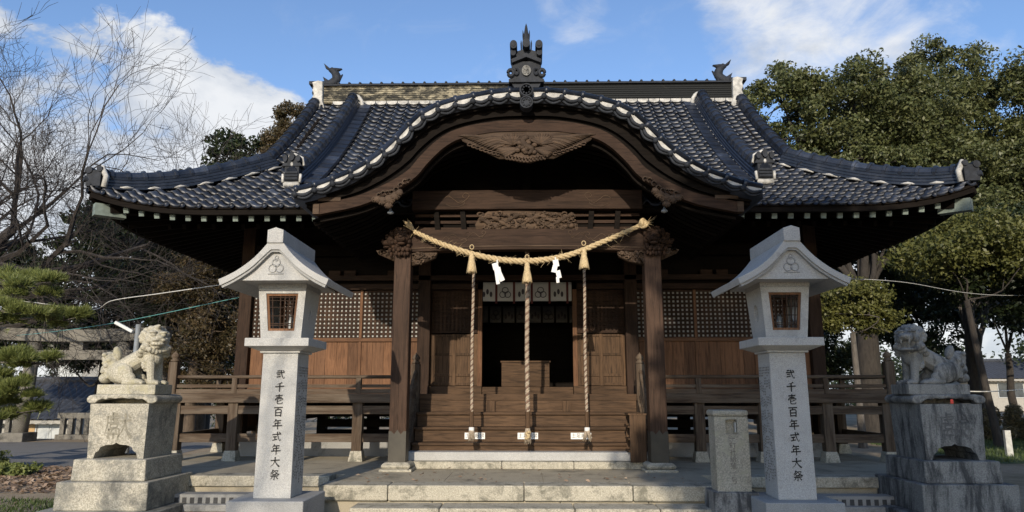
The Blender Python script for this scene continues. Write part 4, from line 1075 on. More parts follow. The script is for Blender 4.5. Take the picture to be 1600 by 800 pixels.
# crest curtains over the doorway
def curtain(name, label, y, x0, x1, z0, z1, n, first, cloth, group, parity):
    t = thing(name, label, 'curtain', ((x0 + x1) / 2, y, z0), group)
    bm_ = MB(); k = 40
    xs = np.linspace(x0, x1, k); zz_ = np.linspace(z1, z0, 6)
    vs = [(x, y + .012 * math.sin(x * 17) * i / 5, z) for i, z in enumerate(zz_) for x in xs]
    bm_.add(vs, [(i * k + j, (i + 1) * k + j, (i + 1) * k + j + 1, i * k + j + 1) for i in range(5) for j in range(k - 1)])
    c = bm_.build('cloth', cloth, t, True); so = c.modifiers.new('thick', 'SOLIDIFY'); so.thickness = .004
    wd = (x1 - x0) / n
    for i in range(n + 1):
        x = first + i * wd
        if x0 < x < x1: MB().box(x - .022, x + .022, y - .022, y - .014, z0 - .05, z1).build('ribbon', 'red_cloth' if cloth == 'cloth' else 'shade_toned_wood', t)  # inner ribbons darkened in colour like their cloth, for indoor shade
    for i in range(-1, n + 1):
        cr = MB()
        x = first + (i + .5) * wd; cz = z0 + .42 * (z1 - z0); r = .30 * (z1 - z0)
        if not (x0 + .06 < x < x1 - .06): continue
        if i % 2 == parity:
            for a in (90, 210, 330):
                cx, cz2 = x + r * .5 * math.cos(R(a)), cz + r * .5 * math.sin(R(a))
                cr.tube([(cx + r * .52 * math.cos(b), y - .017, cz2 + r * .52 * math.sin(b)) for b in np.linspace(0, 2 * math.pi, 19)], .007, 4, False)
        else:
            for a, dz in ((-1, -.2), (0, .25), (1, -.2)):
                cr.ell((x + a * r * .62, y - .016, cz + dz * r), (r * .24, .004, r * .5), 10, 6)
        cr.build('crest', 'navy_ink', t)
    return t
curtain('crest_curtain', 'pale curtain with dark round crests and red ribbons across the top of the doorway', 13.56, -.86, .86, 3.27, 3.64, 5, -.60, 'cloth', 'crest curtains in the doorway', 0)
curtain('crest_curtain', 'dim curtain hanging deeper inside the dark doorway', 15.6, -1.0, 1.05, 3.05, 3.42, 7, -.85, 'shade_toned_cloth', 'crest curtains in the doorway', 0)

bx = thing('offering_box', 'broad plain wooden box standing in the middle of the doorway', 'offering box', (-.04, 13.85, 1.635))
MB().box(-.50, .42, 13.66, 14.1, 1.638, 2.10).build('body', 'stair_x', bx, bevel=.01)
mb = MB().box(-.52, .44, 13.64, 13.70, 2.10, 2.13).box(-.52, .44, 14.06, 14.12, 2.10, 2.13)
for x in np.arange(-.46, .40, .1): mb.box(x, x + .045, 13.70, 14.06, 2.103, 2.125)
mb.build('top_grille', 'stair_x', bx)

# straw rope
def twist(path, R0, r, turns, n=150, strands=3, phase=0):
    P = spline(path, n); out = []
    for s in range(strands):
        pts = []
        for i, p in enumerate(P):
            t = P[min(i + 1, n - 1)] - P[max(i - 1, 0)]; t = Vector(t).normalized(); a = t.cross(Vector((0, 1, 0)) if abs(t.y) < .9 else Vector((1, 0, 0))).normalized(); b = t.cross(a)
            an = phase + 2 * math.pi * (turns * i / (n - 1) + s / strands); q = Vector(p) + (a * math.cos(an) + b * math.sin(an)) * (R0 if not callable(R0) else R0(i / (n - 1)))
            pts.append(q)
        out.append(pts)
    return out
sr = thing('straw_rope', 'thick twisted straw rope slung between the two porch pillars with three straw tassels', 'sacred rope', (0, 10.66, 3.4))
path = [(-1.76, 10.68, 4.0), (-1.25, 10.65, 3.77), (-.6, 10.64, 3.575), (0, 10.64, 3.52), (.6, 10.64, 3.60), (1.2, 10.65, 3.83), (1.80, 10.68, 4.10)]
mb = MB()
for st in twist(path, lambda u: .020 + .006 * math.sin(math.pi * u), .04, 15): mb.tube(st, [.018 + .008 * math.sin(math.pi * i / 149) for i in range(150)], 6)
mb.build('rope', 'straw', sr, True)
mb = MB()
for i in range(170):                                       # loose straws
    u = random.random(); p = spline(path, 60)[int(u * 59)]; d = Vector((random.uniform(-1, 1), random.uniform(-1, .3), random.uniform(-1, .6))).normalized()
    q = Vector(p) + d * .045; mb.tube([q, q + d * random.uniform(.03, .09) + Vector((random.uniform(-.06, .06), 0, 0))], [.003, .001], 3)
mb.build('loose_straws', 'straw', sr)
mb = MB()
for i in range(46):
    d = Vector((-.75 + random.uniform(-.25, .25), random.uniform(-.35, .15), .85 + random.uniform(-.3, .3))); p = Vector((-1.75, 10.68, 4.0))
    mb.tube([p, p + d * .11, p + d * random.uniform(.13, .21) + Vector((0, 0, -.02))], [.012, .010, .002], 4)
mb.build('frayed_end', 'straw', sr)
mb = MB()
for s in range(3): mb.tube([(1.80 + .055 * math.cos(a + s) * math.cos(s), 10.62 + .04 * math.sin(a * 2 + s), 4.10 + .06 * math.sin(a + s)) for a in np.linspace(0, 6.28, 20)], .024, 6)
for i in range(14):
    d = Vector((.7 + random.uniform(-.3, .3), random.uniform(-.5, 0), random.uniform(-.8, .8))); p = Vector((1.84, 10.62, 4.1)); mb.tube([p, p + d * random.uniform(.1, .22)], [.006, .002], 3)
mb.build('knot', 'straw', sr, True)
for x in (-.85, 0, .87):
    z0 = float(np.interp(x, [p[0] for p in path], [p[2] for p in path])) - .035 + (0.03 if x else 0)
    mb = MB().lathe((x, 10.60, z0 - .30), [(.078, 0), (.072, .03), (.056, .14), (.043, .20), (.046, .235), (.036, .25), (.040, .28), (.022, .31)], 14)
    for i in range(40):
        a = random.uniform(0, 6.28); mb.tube([(x + .05 * math.cos(a), 10.60 + .05 * math.sin(a), z0 - .16), (x + .076 * math.cos(a), 10.60 + .076 * math.sin(a), z0 - .30 - random.uniform(0, .025))], [.008, .006], 4)
    mb.tube([(x + .03 * math.cos(a), 10.60, z0 + .09 + .035 * math.sin(a)) for a in np.linspace(0, 6.28, 12)], .008, 5)
    mb.build('tassel', 'straw', sr, True)

# folded paper streamers
def streamer(label, pts, loc):
    t = thing('paper_streamer', label, 'paper streamer', loc, 'paper streamers on the straw rope')
    mb = MB().tube([(loc[0], loc[1], loc[2]), (loc[0] + .01, loc[1] - .01, loc[2] - .06)], .012, 5)
    mb.build('tie', 'white_paper', t)
    for k, (dx, dz, w, hh, a) in enumerate(pts):
        f = MB(); c = Matrix.Rotation(R(a), 3, 'Y')
        for s, yy in ((0, -.006 * k),):
            vs = [Vector((-w / 2, yy, 0)), Vector((w / 2, yy - .015, 0)), Vector((w / 2, yy - .012, -hh)), Vector((-w / 2, yy + .004, -hh))]
            vs = [c @ v + Vector((loc[0] + dx, loc[1] - .01, loc[2] + dz)) for v in vs]; vb = [v + Vector((0, .004, 0)) for v in vs]
            f.add(vs + vb, [(0, 1, 2, 3), (7, 6, 5, 4), (0, 4, 5, 1), (1, 5, 6, 2), (2, 6, 7, 3), (3, 7, 4, 0)])
        f.build('fold', 'white_paper', t)
streamer('white folded paper streamer splayed in two tails, hanging left of the middle tassel', [(-.035, -.05, .09, .10, -14), (-.0, -.12, .10, .11, -12), (.03, -.20, .075, .14, -24), (-.005, -.21, .055, .17, -8)], (-.46, 10.60, 3.53))
streamer('white narrow zigzag paper streamer hanging right of the middle tassel', [(.0, -.04, .085, .11, -10), (-.0, -.13, .075, .11, 14), (.035, -.21, .07, .12, -12), (.03, -.31, .045, .09, -4)], (.43, 10.60, 3.57))

# bell ropes
ROPE_LAB = ['twisted bell rope left of the doorway with a frayed pale tassel', 'thicker middle bell rope hanging before the doorway with a gold knot at its foot', 'twisted bell rope right of the doorway with a split tassel']
for i, x in enumerate((-.86, 0, .905)):
    t = thing('bell_rope', ROPE_LAB[i], 'bell rope', (x, 11.06, .85), 'bell ropes hanging before the stairs')
    r = .026 if i == 1 else .018
    pth = [(x, 11.09, 3.95), (x + .005, 11.08, 3.2), (x - .008, 11.07, 2.2), (x, 11.06, 1.24)]
    ss = twist(pth, r * .75, r, 34 if i != 1 else 26, 230)
    mb = MB()
    for s in ss[:2]: mb.tube(s, r * .72, 5)
    mb.build('strands', 'rope', t, True)
    MB().tube(ss[2], r * .72, 5).build('dark_strand', 'rope_dark', t, True)
    MB().tube([(x, 11.06, 1.25), (x, 11.06, 1.0)], [.038 if i == 1 else .032] * 2, 8).build('grip', 'stair_z', t)
    mb = MB()
    for k in range(44):
        a = random.uniform(0, 6.28); q = random.uniform(.02, .045)
        sp = .02 * (1 if math.cos(a) > 0 else -1) if i == 2 else 0
        mb.tube([(x + .03 * math.cos(a), 11.06 + .03 * math.sin(a), 1.0), (x + q * math.cos(a), 11.06 + q * math.sin(a), .93), (x + sp + (q + .012) * math.cos(a), 11.06 + (q + .012) * math.sin(a), random.uniform(.80, .86) if i != 1 else random.uniform(.76, .82))], [.008, .009, .004], 4)
    mb.build('tassel', 'rope', t, True)
    mb = MB()
    if i == 1:
        for k in range(16): mb.ell((x + .05 * math.cos(k * 2.4) * (k % 4) / 3, 11.03 - .012 * (k % 3), .90 + .05 * math.sin(k * 2.4) * (k % 4) / 3), (.024, .02, .022), 6, 4)
        mb.build('knot', 'straw', t, True)
    else: mb.lathe((x, 11.06, .955), [(.036, 0), (.042, .01), (.042, .05), (.036, .06)], 12).build('binding', 'white_paper', t)

# notices on the stair riser
for i, x in enumerate((-.86, .0, .86)):
    t = thing('notice_sign', ['white notice on the stair riser behind the left bell rope', 'white notice on the stair riser behind the middle bell rope', 'white notice on the stair riser behind the right bell rope'][i], 'notice', (x, 11.74, .82), 'notices on the stairs')
    MB().box(x - .165, x + .165, 11.748, 11.762, .795, .895).build('board', 'sign_white', t)
    text_mesh('土足厳禁', .078, 'lettering', 'ink', (x, 11.7465, .846), t)

# shoe rack at the right of the stairs
t = thing('shoe_rack', 'narrow open wooden shoe rack beside the right porch pillar', 'shoe rack', (1.62, 11.3, .64))
MB().box(1.55, 1.80, 11.05, 11.08, .50, 1.20).build('front_panel', 'stair_z', t, bevel=.004)
MB().box(1.55, 1.80, 11.44, 11.46, .64, 1.20).build('rear_panel', 'stair_z', t)
MB().box(1.78, 1.80, 11.08, 11.44, .64, 1.20).build('side_panel', 'stair_z', t)
for z_ in (.66, .84, 1.02, 1.21): MB().box(1.53, 1.81, 11.04 if z_ > 1.1 else 11.08, 11.45, z_ - .012, z_ + .012).build('shelf', 'stair_y', t)
# loose plank leaning at the newel
# ================================================================ STONE LANTERNS
def plate_hole(mb, y0, y1, zb, zt, hw_b, hw_t, hole, xs, n=24):
    """side plate in the YZ plane at x = xs(z) with an oval opening (cy, cz, ry, rz); built as a ring fan."""
    cy, cz, ry, rz_ = hole; rim = []; out = []
    for k in range(n):
        a = 2 * math.pi * k / n; c, s = math.cos(a), math.sin(a)
        rim.append((cy + ry * c, cz + rz_ * s))
        f = 1 / max(abs(c), abs(s)); zz_ = cz + (zt - cz) * s * f if s > 0 else cz + (cz - zb) * s * f
        hw = hw_b + (hw_t - hw_b) * (zz_ - zb) / (zt - zb); out.append((cy + hw * c * f, zz_))
    for d in (0, 1):
        ps = [(xs(z) + d * y1, y, z) for y, z in rim] + [(xs(z) + d * y1, y, z) for y, z in out]
        fs = [(k, n + k, n + (k + 1) % n, (k + 1) % n) for k in range(n)]
        mb.add(ps, [f if d == 0 else f[::-1] for f in fs])
    mb.add([(xs(z), y, z) for y, z in rim] + [(xs(z) + y1, y, z) for y, z in rim], [(k, (k + 1) % n, n + (k + 1) % n, n + k) for k in range(n)])
    return mb
def lantern(label, cx, cy, inner, rz_mirror):
    t = thing('stone_lantern', label, 'stone lantern', (cx, cy, 0), 'granite lanterns before the hall')
    MB().box(cx - .425, cx + .425, cy - .425, cy + .425, 0, .375).build('base', 'granite_base', t, bevel=.012)
    sh = MB().frus(cx, cy, .375, 1.99, .212, .212, .205, .205).build('shaft', 'granite_new', t, bevel=.006)
    for i, k in enumerate(('two', 'thousand', 'one', 'hundred', 'year', 'style', 'year', 'great', 'festival')):
        z0 = 1.80 - i * .139; s = .118
        strokes_mesh(KANJI[k], lambda u, v: (cx + .015 + (u - .5) * s, cy - .2145, z0 - s + v * s), .0265 / .25).build('inscription', 'ink', sh)
    mb = MB(); xf = cx + inner * .2135                      # columns of tiny names on the inner face
    for c in range(7):
        y = cy - .16 + .052 * c; z = 1.83
        while z > .62:
            for _ in range(random.choice((3, 4, 4))):
                w = random.uniform(.010, .017); hh = random.uniform(.012, .02)
                mb.box(xf - .001, xf + .001, y - w, y + w, z - hh * .25, z); mb.box(xf - .001, xf + .001, y - w * .25, y + w * .25, z - hh, z + .003); z -= .031
            z -= random.choice((.03, .05, .09))
    mb.build('side_inscription', 'carved', sh)
    MB().box(cx - .235, cx + .235, cy - .235, cy + .235, 1.99, 2.015).frus(cx, cy, 2.015, 2.06, .245, .245, .35, .35).box(cx - .37, cx + .37, cy - .37, cy + .37, 2.06, 2.155).build('platform', 'granite_new', t, bevel=.008)
    # fire box: front and rear frames round a window, side walls with a round opening
    zb, zt, b0, b1 = 2.155, 2.74, .235, .280
    hw = lambda z: b0 + (b1 - b0) * (z - zb) / (zt - zb)
    fb = MB(); w0, w1, wz0, wz1 = .155, .190, 2.245, 2.68
    for sy in (-1, 1):
        yf = lambda z: cy + sy * hw(z); yb = lambda z: cy + sy * (hw(z) - .06)
        for sx in (-1, 1):
            P = [(sx * b0, zb), (sx * w0, wz0), (sx * w1, wz1), (sx * b1, zt)]
            v = [(cx + a, yf(z), z) for a, z in P] + [(cx + a, yb(z), z) for a, z in P]
            fb.add(v, [(0, 1, 2, 3), (7, 6, 5, 4), (0, 4, 5, 1), (1, 5, 6, 2), (2, 6, 7, 3), (3, 7, 4, 0)])
        for (a0, z0, a1, z1) in ((b0, zb, w0, wz0), (w1, wz1, b1, zt)):
            P = [(-a0, z0), (a0, z0), (a1, z1), (-a1, z1)]
            v = [(cx + a, yf(z), z) for a, z in P] + [(cx + a, yb(z), z) for a, z in P]
            fb.add(v, [(0, 1, 2, 3), (7, 6, 5, 4), (0, 4, 5, 1), (1, 5, 6, 2), (2, 6, 7, 3), (3, 7, 4, 0)])
    for sx in (-1, 1):
        rx = .085 if rz_mirror else .03
        plate_hole(fb, 0, -sx * .06, zb, zt, b0 - .02, b1 - .02, (cy, 2.46, rx, .10 if rz_mirror else .06), lambda z: cx + sx * hw(z) - sx * .0008)
    fb.build('fire_box', 'granite_new', t, fix=True)
    for sy in (-1, 1):
        wf = MB(); yy = lambda z: cy + sy * (hw(z) - .03)
        A = lambda u, z: (cx + u * (w0 + (w1 - w0) * (z - wz0) / (wz1 - wz0)), yy(z), z)
        wf.beam(A(-.93, wz0), A(-.93, wz1), .028, .03, (1, 0, 0)); wf.beam(A(.93, wz0), A(.93, wz1), .028, .03, (1, 0, 0)); wf.beam(A(-1, wz0 + .014), A(1, wz0 + .014), .03, .028); wf.beam(A(-1, wz1 - .014), A(1, wz1 - .014), .03, .028)
        win = wf.build('window_frame', 'board_z', t)
        wl_ = MB()
        for u in (-.66, -.14, .14, .42, .68): wl_.beam(A(u, wz0), A(u, wz1), .009, .012, (1, 0, 0))
        for z in (2.31, 2.33, 2.42, 2.52, 2.60, 2.635): wl_.beam(A(-1, z), A(1, z), .012, .009)
        wl_.build('window_lattice', 'beam_z', win)
    MB().lathe((cx + .02, cy + .02, 2.156), [(.07, 0), (.07, .02), (.045, .06), (.04, .16), (.05, .20), (.03, .24), (.02, .3)], 12).build('lamp_holder', 'steel', t, True)
    MB().box(cx - .285, cx + .285, cy - .285, cy + .285, 2.742, 2.80).build('fire_box_lintel', 'granite_base', t)
    # gabled roof with sweeping eaves
    half = [(0, 3.24), (.085, 3.225), (.18, 3.108), (.285, 3.005), (.42, 2.905), (.53, 2.843), (.63, 2.798)]
    hs = [tuple(p) for p in spline(half[1:], 14)]
    inn = [(.605, 2.728), (.51, 2.772), (.40, 2.835), (.27, 2.925), (.165, 3.025), (.06, 3.13), (.03, 3.14), (0, 3.15)]
    outer = [(-x, z) for x, z in reversed(hs)] + hs
    innc = [tuple(p) for p in spline(inn[:-1], 14)]
    poly_i = innc + [(-x, z) for x, z in reversed(innc)]
    yb_, yf_ = cy + .58, cy - .60
    n = len(outer); inner_r = list(reversed(poly_i))
    MB().band([(cx + x, z) for x, z in outer], [(cx + x, z) for x, z in inner_r], yf_, yb_).build('roof', 'granite_new', t, bevel=.005, fix=True)
    mb = MB()                                              # narrow moulding following the gable edge
    inner2 = [(x, z - .022) for x, z in inner_r]
    mb.band([(cx + x * .985, z + .002) for x, z in inner_r], [(cx + x * .965, z - .024) for x, z in inner_r], yf_ + .02, yf_ + .10)
    mb.build('gable_moulding', 'granite_base', t, fix=True)
    pan = [(x * .97, z - .012) for x, z in poly_i if z > 2.79]
    pan = [(.40, 2.795)] + [p for p in pan if p[1] > 2.80] + [(-.40, 2.795)]
    gp = MB().prism([(cx + a, b) for a, b in pan], yf_ + .07, yb_ - .07).build('gable_panel', 'granite_new', t, fix=True)
    mb = MB(); yy = yf_ + .066
    for a in (90, 210, 330):
        mb.tube([(cx + .045 * math.cos(R(a)) + .045 * math.cos(b), yy, 2.955 + .045 * math.sin(R(a)) + .045 * math.sin(b)) for b in np.linspace(0, 6.2832, 15)], .0075, 5, False)
    mb.tube([(cx + .02 * math.cos(b), yy, 3.05 + .03 * math.sin(b)) for b in np.linspace(0, 6.28, 10)], .007, 5, False)
    mb.tube([(cx - .09, yy, 2.87), (cx + .09, yy, 2.87)], .006, 5)
    mb.build('crest', 'granite_base', gp)
    MB().prism([(cx - .092, 3.215), (cx + .092, 3.215), (cx + .092, 3.365), (cx, 3.395), (cx - .092, 3.365)], cy - .62, cy + .60).build('ridge_block', 'granite_new', t, bevel=.006, fix=True)
    return t
lantern('sunlit grey granite lantern with black inscription standing left of the steps', -2.87, 8.40, 1, False)
lantern('shaded grey granite lantern with black inscription standing right of the steps', 2.98, 8.42, -1, True)

# ================================================================ GUARDIAN LIONS AND PEDESTALS
def pedestal(label, cx, cy, stone, open_dir):
    t = thing('stone_pedestal', label, 'pedestal', (cx, cy, 0), 'pedestals of the guardian lions')
    sx = 1 if cx > 0 else -1
    a = MB().frus(cx, cy, 0, .10, .76, .76, .76, .76).build('ground_slab', stone, t, bevel=.012)
    MB().frus(cx, cy, .10, .44, .585, .60, .58, .60).build('lower_step', stone, t, bevel=.014)
    MB().frus(cx, cy, .44, .705, .475, .49, .465, .485).build('upper_step', stone, t, bevel=.014)
    # block with an arched opening right through it; it widens a little upwards
    A = [(.88 * a, b) for a, b in [(-.33, .705), (-.30, .78), (-.26, .80), (-.23, .85), (-.15, .875), (-.05, .88), (0, .905), (.05, .88), (.15, .875), (.23, .85), (.26, .80), (.30, .78), (.33, .705)]]
    B0, B1, zt = .365, .385, 1.395
    def lerp(z): return B0 + (B1 - B0) * (z - .705) / (zt - .705)
    mb = MB(); n = len(A)
    up = [(np.interp(i, [0, n - 1], [-B1, B1]), zt) for i in range(n)]
    for sy in (-1, 1):
        Y = lambda z: cy + sy * lerp(z)
        row = [(cx + x, Y(z), z) for x, z in A] + [(cx + x, Y(zt), zt) for x, z in up]
        f = [(i, i + 1, n + i + 1, n + i) for i in range(n - 1)]
        row += [(cx - B0, Y(.705), .705), (cx + B0, Y(.705), .705)]
        f += [(2 * n, 0, n), (n - 1, 2 * n + 1, 2 * n - 1)]
        mb.add(row, f)
    mb.add([(cx + x, cy - lerp(z), z) for x, z in A] + [(cx + x, cy + lerp(z), z) for x, z in A], [(i, i + 1, n + i + 1, n + i) for i in range(n - 1)])
    for s in (-1, 1):
        mb.add([(cx + s * B0, cy - B0, .705), (cx + s * B0, cy + B0, .705), (cx + s * B1, cy + B1, zt), (cx + s * B1, cy - B1, zt)], [(0, 1, 2, 3)])
    mb.add([(cx - B1, cy - B1, zt), (cx + B1, cy - B1, zt), (cx + B1, cy + B1, zt), (cx - B1, cy + B1, zt)], [(0, 1, 2, 3)])
    bl = mb.build('block', stone, t, fix=True)
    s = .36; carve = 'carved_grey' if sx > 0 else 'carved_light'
    def place(u, v):
        z = .935 + v * s; return (cx + (u - .5) * s, cy - lerp(z) - .003, z)
    strokes_mesh(KANJI['offer'], place, .066).build('carved_character', carve, bl)
    # table slab with rolled ends and a scalloped apron
    tb = MB()
    P = [(-.50, 1.50), (-.535, 1.46), (-.52, 1.415), (-.47, 1.397), (-.40, 1.40), (-.36, 1.43), (-.30, 1.455), (-.24, 1.445), (-.18, 1.465), (-.10, 1.455), (0, 1.47), (.10, 1.455), (.18, 1.465), (.24, 1.445), (.30, 1.455), (.36, 1.43), (.40, 1.40), (.47, 1.397), (.52, 1.415), (.535, 1.46), (.50, 1.50), (.40, 1.515), (-.40, 1.515)]
    P = [(.88 * a, b) for a, b in P]
    tb.prism([(cx + a, b) for a, b in P], cy - .36, cy + .36)
    tbo = tb.build('table_slab', stone, t, bevel=.02, fix=True)
    MB().box(cx - .36, cx + .36, cy + .05, cy + .3, 1.395, 1.46).build('table_core', stone, t)
    return t
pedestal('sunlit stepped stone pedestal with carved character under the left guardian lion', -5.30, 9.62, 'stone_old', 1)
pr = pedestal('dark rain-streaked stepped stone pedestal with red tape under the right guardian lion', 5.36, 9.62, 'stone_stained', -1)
MB().box(5.33, 5.365, 9.18, 9.186, 1.40, 1.455).build('reflective_tape', 'red_tape', pr)
def lion(label, cx, cy, z0, d, stone, mouth_open, horn):
    """Seated guardian lion, body along X facing d, head turned to the front (-Y)."""
    t = thing('guardian_lion', label, 'lion statue', (cx, cy, z0), 'guardian lion statues')
    MB().box(cx - .40, cx + .38, cy - .23, cy + .23, z0, z0 + .13).build('plinth', stone, t, bevel=.012)
    mb = MB()
    zz_ = z0 + .125
    P = lambda x, y, z: (cx + d * x, cy + y, zz_ + z)
    E = lambda x, y, z, a, b, c: mb.ell(P(x, y, z), (a, b, c), 14, 10)
    T = lambda pts, r: mb.tube([P(*p) for p in pts], r, 10)
    T([(-.24, 0, .21), (-.10, 0, .31), (.05, 0, .41), (.18, 0, .46)], [.14, .135, .13, .135])
    E(-.25, 0, .19, .15, .155, .17); E(.18, 0, .44, .14, .145, .17); E(.235, -.02, .40, .09, .115, .12)
    for s in (-1, 1):
        E(-.14, .12 * s, .17, .14, .08, .15); E(-.05, .13 * s, .10, .10, .07, .09)
        T([(-.10, .15 * s, .04), (.10, .155 * s, .045)], [.05, .05]); E(.11, .155 * s, .04, .07, .058, .045)
        T([(.20, .095 * s, .40), (.23, .10 * s, .23), (.245, .10 * s, .05)], [.078, .054, .048]); E(.20, .11 * s, .39, .08, .065, .10)
        E(.285, .10 * s, .035, .085, .065, .042)
        for k in range(3): E(.345, (.10 + (k - 1) * .036) * s, .028, .026, .018, .028)
        for k in range(3): E(.165, (.155 + (k - 1) * .034) * s, .03, .024, .017, .028)
        for k in range(6): E(.16 - .012 * k, .10 * s + .03 * s * math.sin(k), .22 + .035 * k, .03, .03, .028)
    # neck, mane curls and turned head
    T([(.16, -.0, .46), (.21, -.03, .58), (.24, -.06, .66)], [.165, .155, .14])
    an = R(48); hx, hy = math.cos(an), -math.sin(an); H0 = np.array((.245, -.075, .68))
    def HP(f, s, u): return (H0[0] + hx * f - hy * s * 1.0 * (1), H0[1] + hy * f + hx * s, H0[2] + u)
    rot = Matrix.Rotation(math.atan2(hy, d * hx), 3, 'Z')
    def HE(f, s, u, a, b, c): mb.ell(P(*HP(f, s, u)), (a, b, c), 14, 10, rot)
    HE(0, 0, .02, .145, .14, .135); HE(.115 if mouth_open else .09, 0, .012 if mouth_open else -.03, .10, .105, .055 if mouth_open else .075); HE(.185 if mouth_open else .145, 0, .005 if mouth_open else -.015, .06, .085, .045)
    HE(.225 if mouth_open else .185, 0, .012, .032, .052, .032)
    for s in (-1, 1):
        HE(.175, .045 * s, -.025, .04, .042, .028); HE(.118, .062 * s, .055, .032, .034, .030); HE(.112, .068 * s, .092, .05, .052, .022)
        HE(.06, .10 * s, -.02, .06, .045, .06); HE(-.03, .135 * s, .06, .05, .025, .06)
        HE(.02, .125 * s, -.09, .05, .045, .05)
    if mouth_open:
        HE(.155, 0, -.178, .095, .085, .026); HE(.0, 0, -.14, .06, .09, .06)
        for s in (-1, 1): HE(.205, .05 * s, -.06, .012, .012, .036)
    else:
        HE(.125, 0, -.082, .085, .088, .036); HE(.10, 0, -.12, .055, .05, .035)
    for k in range(11):
        a = -1.9 + 3.8 * k / 10
        HE(-.045 - .02 * (k % 2), .155 * math.sin(a), .02 + .145 * math.cos(a), .05, .048, .048)
    for row in range(3):
        for k in range(8):
            a = -2.2 + 4.4 * k / 7 + .2 * row
            HE(.05 - .055 * row, (.15 + .012 * row) * math.sin(a), -.13 - .045 * row - .03 * math.cos(a), .046, .046, .046)
    for k in range(5): HE(.10 - .01 * k, (k - 2) * .045, -.165 - .015 * (2 - abs(k - 2)), .032, .032, .04)
    if horn: HE(.02, 0, .15, .07, .05, .04); mb.tube([P(*HP(-.06, 0, .13)), P(*HP(.05, 0, .17)), P(*HP(.13, 0, .20))], [.075, .05, .012], 8)
    else: HE(-.01, 0, .13, .11, .10, .04)
    # flame tail
    for (x, y, z, a, b, c, tl) in ((-.36, 0, .34, .09, .10, .17, -25), (-.40, .0, .20, .085, .10, .12, -40), (-.30, 0, .47, .055, .065, .11, -15), (-.44, 0, .36, .05, .06, .09, -35), (-.43, 0, .10, .08, .10, .08, 0)):
        mb.ell(P(x, y, z), (a, b, c), 12, 9, Matrix.Rotation(R(tl * d), 3, 'Y'))
    for k in range(9): E(-.36 - .035 * (k % 3), -.085 + .02 * (k % 2), .12 + .045 * k * .9, .035, .03, .035)
    for k in range(7): E(-.20 + .05 * k, 0, .36 + .032 * k, .035, .03, .03)
    mb.v = [(x, y, zz_ + (z - zz_) * .90) for x, y, z in mb.v]
    o = voxel(mb.build('body', stone, t, True), .0065, 1)
    return t
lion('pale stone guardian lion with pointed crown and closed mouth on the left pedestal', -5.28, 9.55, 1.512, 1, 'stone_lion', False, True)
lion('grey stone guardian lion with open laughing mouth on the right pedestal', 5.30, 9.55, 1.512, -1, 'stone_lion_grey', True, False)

# carved stone post beside the right lantern
t = thing('carved_stone_post', 'weathered stone post with square niche and carved characters on a block', 'stone post', (2.40, 8.72, 0))
MB().frus(2.40, 8.74, 0, .41, .27, .24, .255, .225).build('base', 'stone_stained', t, bevel=.012)
mb = MB()
x0, x1, y0, y1 = 2.205, 2.60, 8.60, 8.88; nx0, nx1, nz0, nz1 = 2.335, 2.47, 1.06, 1.225
mb.box(x0, x1, y0 + .07, y1, .41, 1.26); mb.box(x0, x1, y0, y0 + .07, .41, nz0); mb.box(x0, nx0, y0, y0 + .07, nz0, nz1); mb.box(nx1, x1, y0, y0 + .07, nz0, nz1); mb.box(x0, x1, y0, y0 + .07, nz1, 1.26)
po = mb.build('shaft', 'stone_post', t)
MB().box(2.185, 2.61, 8.58, 8.90, 1.262, 1.335).build('cap', 'stone_post', t, bevel=.028)
MB().box(2.448, 2.464, 8.62, 8.66, 1.075, 1.19).build('niche_insert', 'steel', po)
for i, ch in enumerate('一町社給殖一号'):
    text_mesh(ch, .078, 'carved_character', 'carved', (2.405, 8.598, 1.0 - i * .078), po)

# wooden stake and low kerb at the far right
t = tag(MB().frus(11.72, 18.0, 0, .62, .075, .04, .07, .04).build('wooden_stake', 'stake_paint'), 'short white wooden stake standing in the grass beyond the right lion', 'stake')
t.rotation_euler = (0, 0, 0)
# pile of small stones behind the left pedestal
for i, (x, y, z, s, lb) in enumerate(((-6.75, 11.0, .14, .2, 'brown lower stone of the small pile behind the left pedestal'), (-6.62, 11.0, .40, .15, 'reddish upper stone of the small pile behind the left pedestal'))):
    mb = MB().ell((x, y, z + .06), (s, s * .8, s * .95), 7, 5); o = mb.build('rock', 'bark_brown'); tag(o, lb, 'rock', 'rocks behind the left pedestal')
# ================================================================ BACKGROUND: GATE, FENCE, HOUSES, POLES
t = thing('torii_gate', 'grey stone torii gate standing behind the left lion by the paved path', 'torii gate', (-14.5, 22.6, 0))
for s in (-1, 1):
    x = -14.5 + s * 1.46
    MB().tube([(x + s * .14, 22.6, 0), (x, 22.6, 3.12)], [.235, .19], 16).build('pillar', 'stone_torii', t, True)
    MB().box(x + s * .14 - .36, x + s * .14 + .36, 22.25, 22.95, 0, .28).build('pillar_base', 'stone_torii', t, bevel=.02)
xs = np.linspace(-2.5, 2.9, 25); up = lambda x: .012 * x * x
MB().band([(-14.5 + x, 3.52 + up(x)) for x in xs], [(-14.5 + x, 3.12 + up(x)) for x in xs], 22.38, 22.82).build('top_lintel', 'stone_torii', t, bevel=.015, fix=True)
MB().box(-16.75, -12.0, 22.46, 22.74, 2.55, 2.86).build('lower_tie_beam', 'stone_torii', t, bevel=.012)
MB().box(-14.72, -14.28, 22.45, 22.75, 2.86, 3.13).build('centre_strut', 'stone_torii', t, bevel=.01)

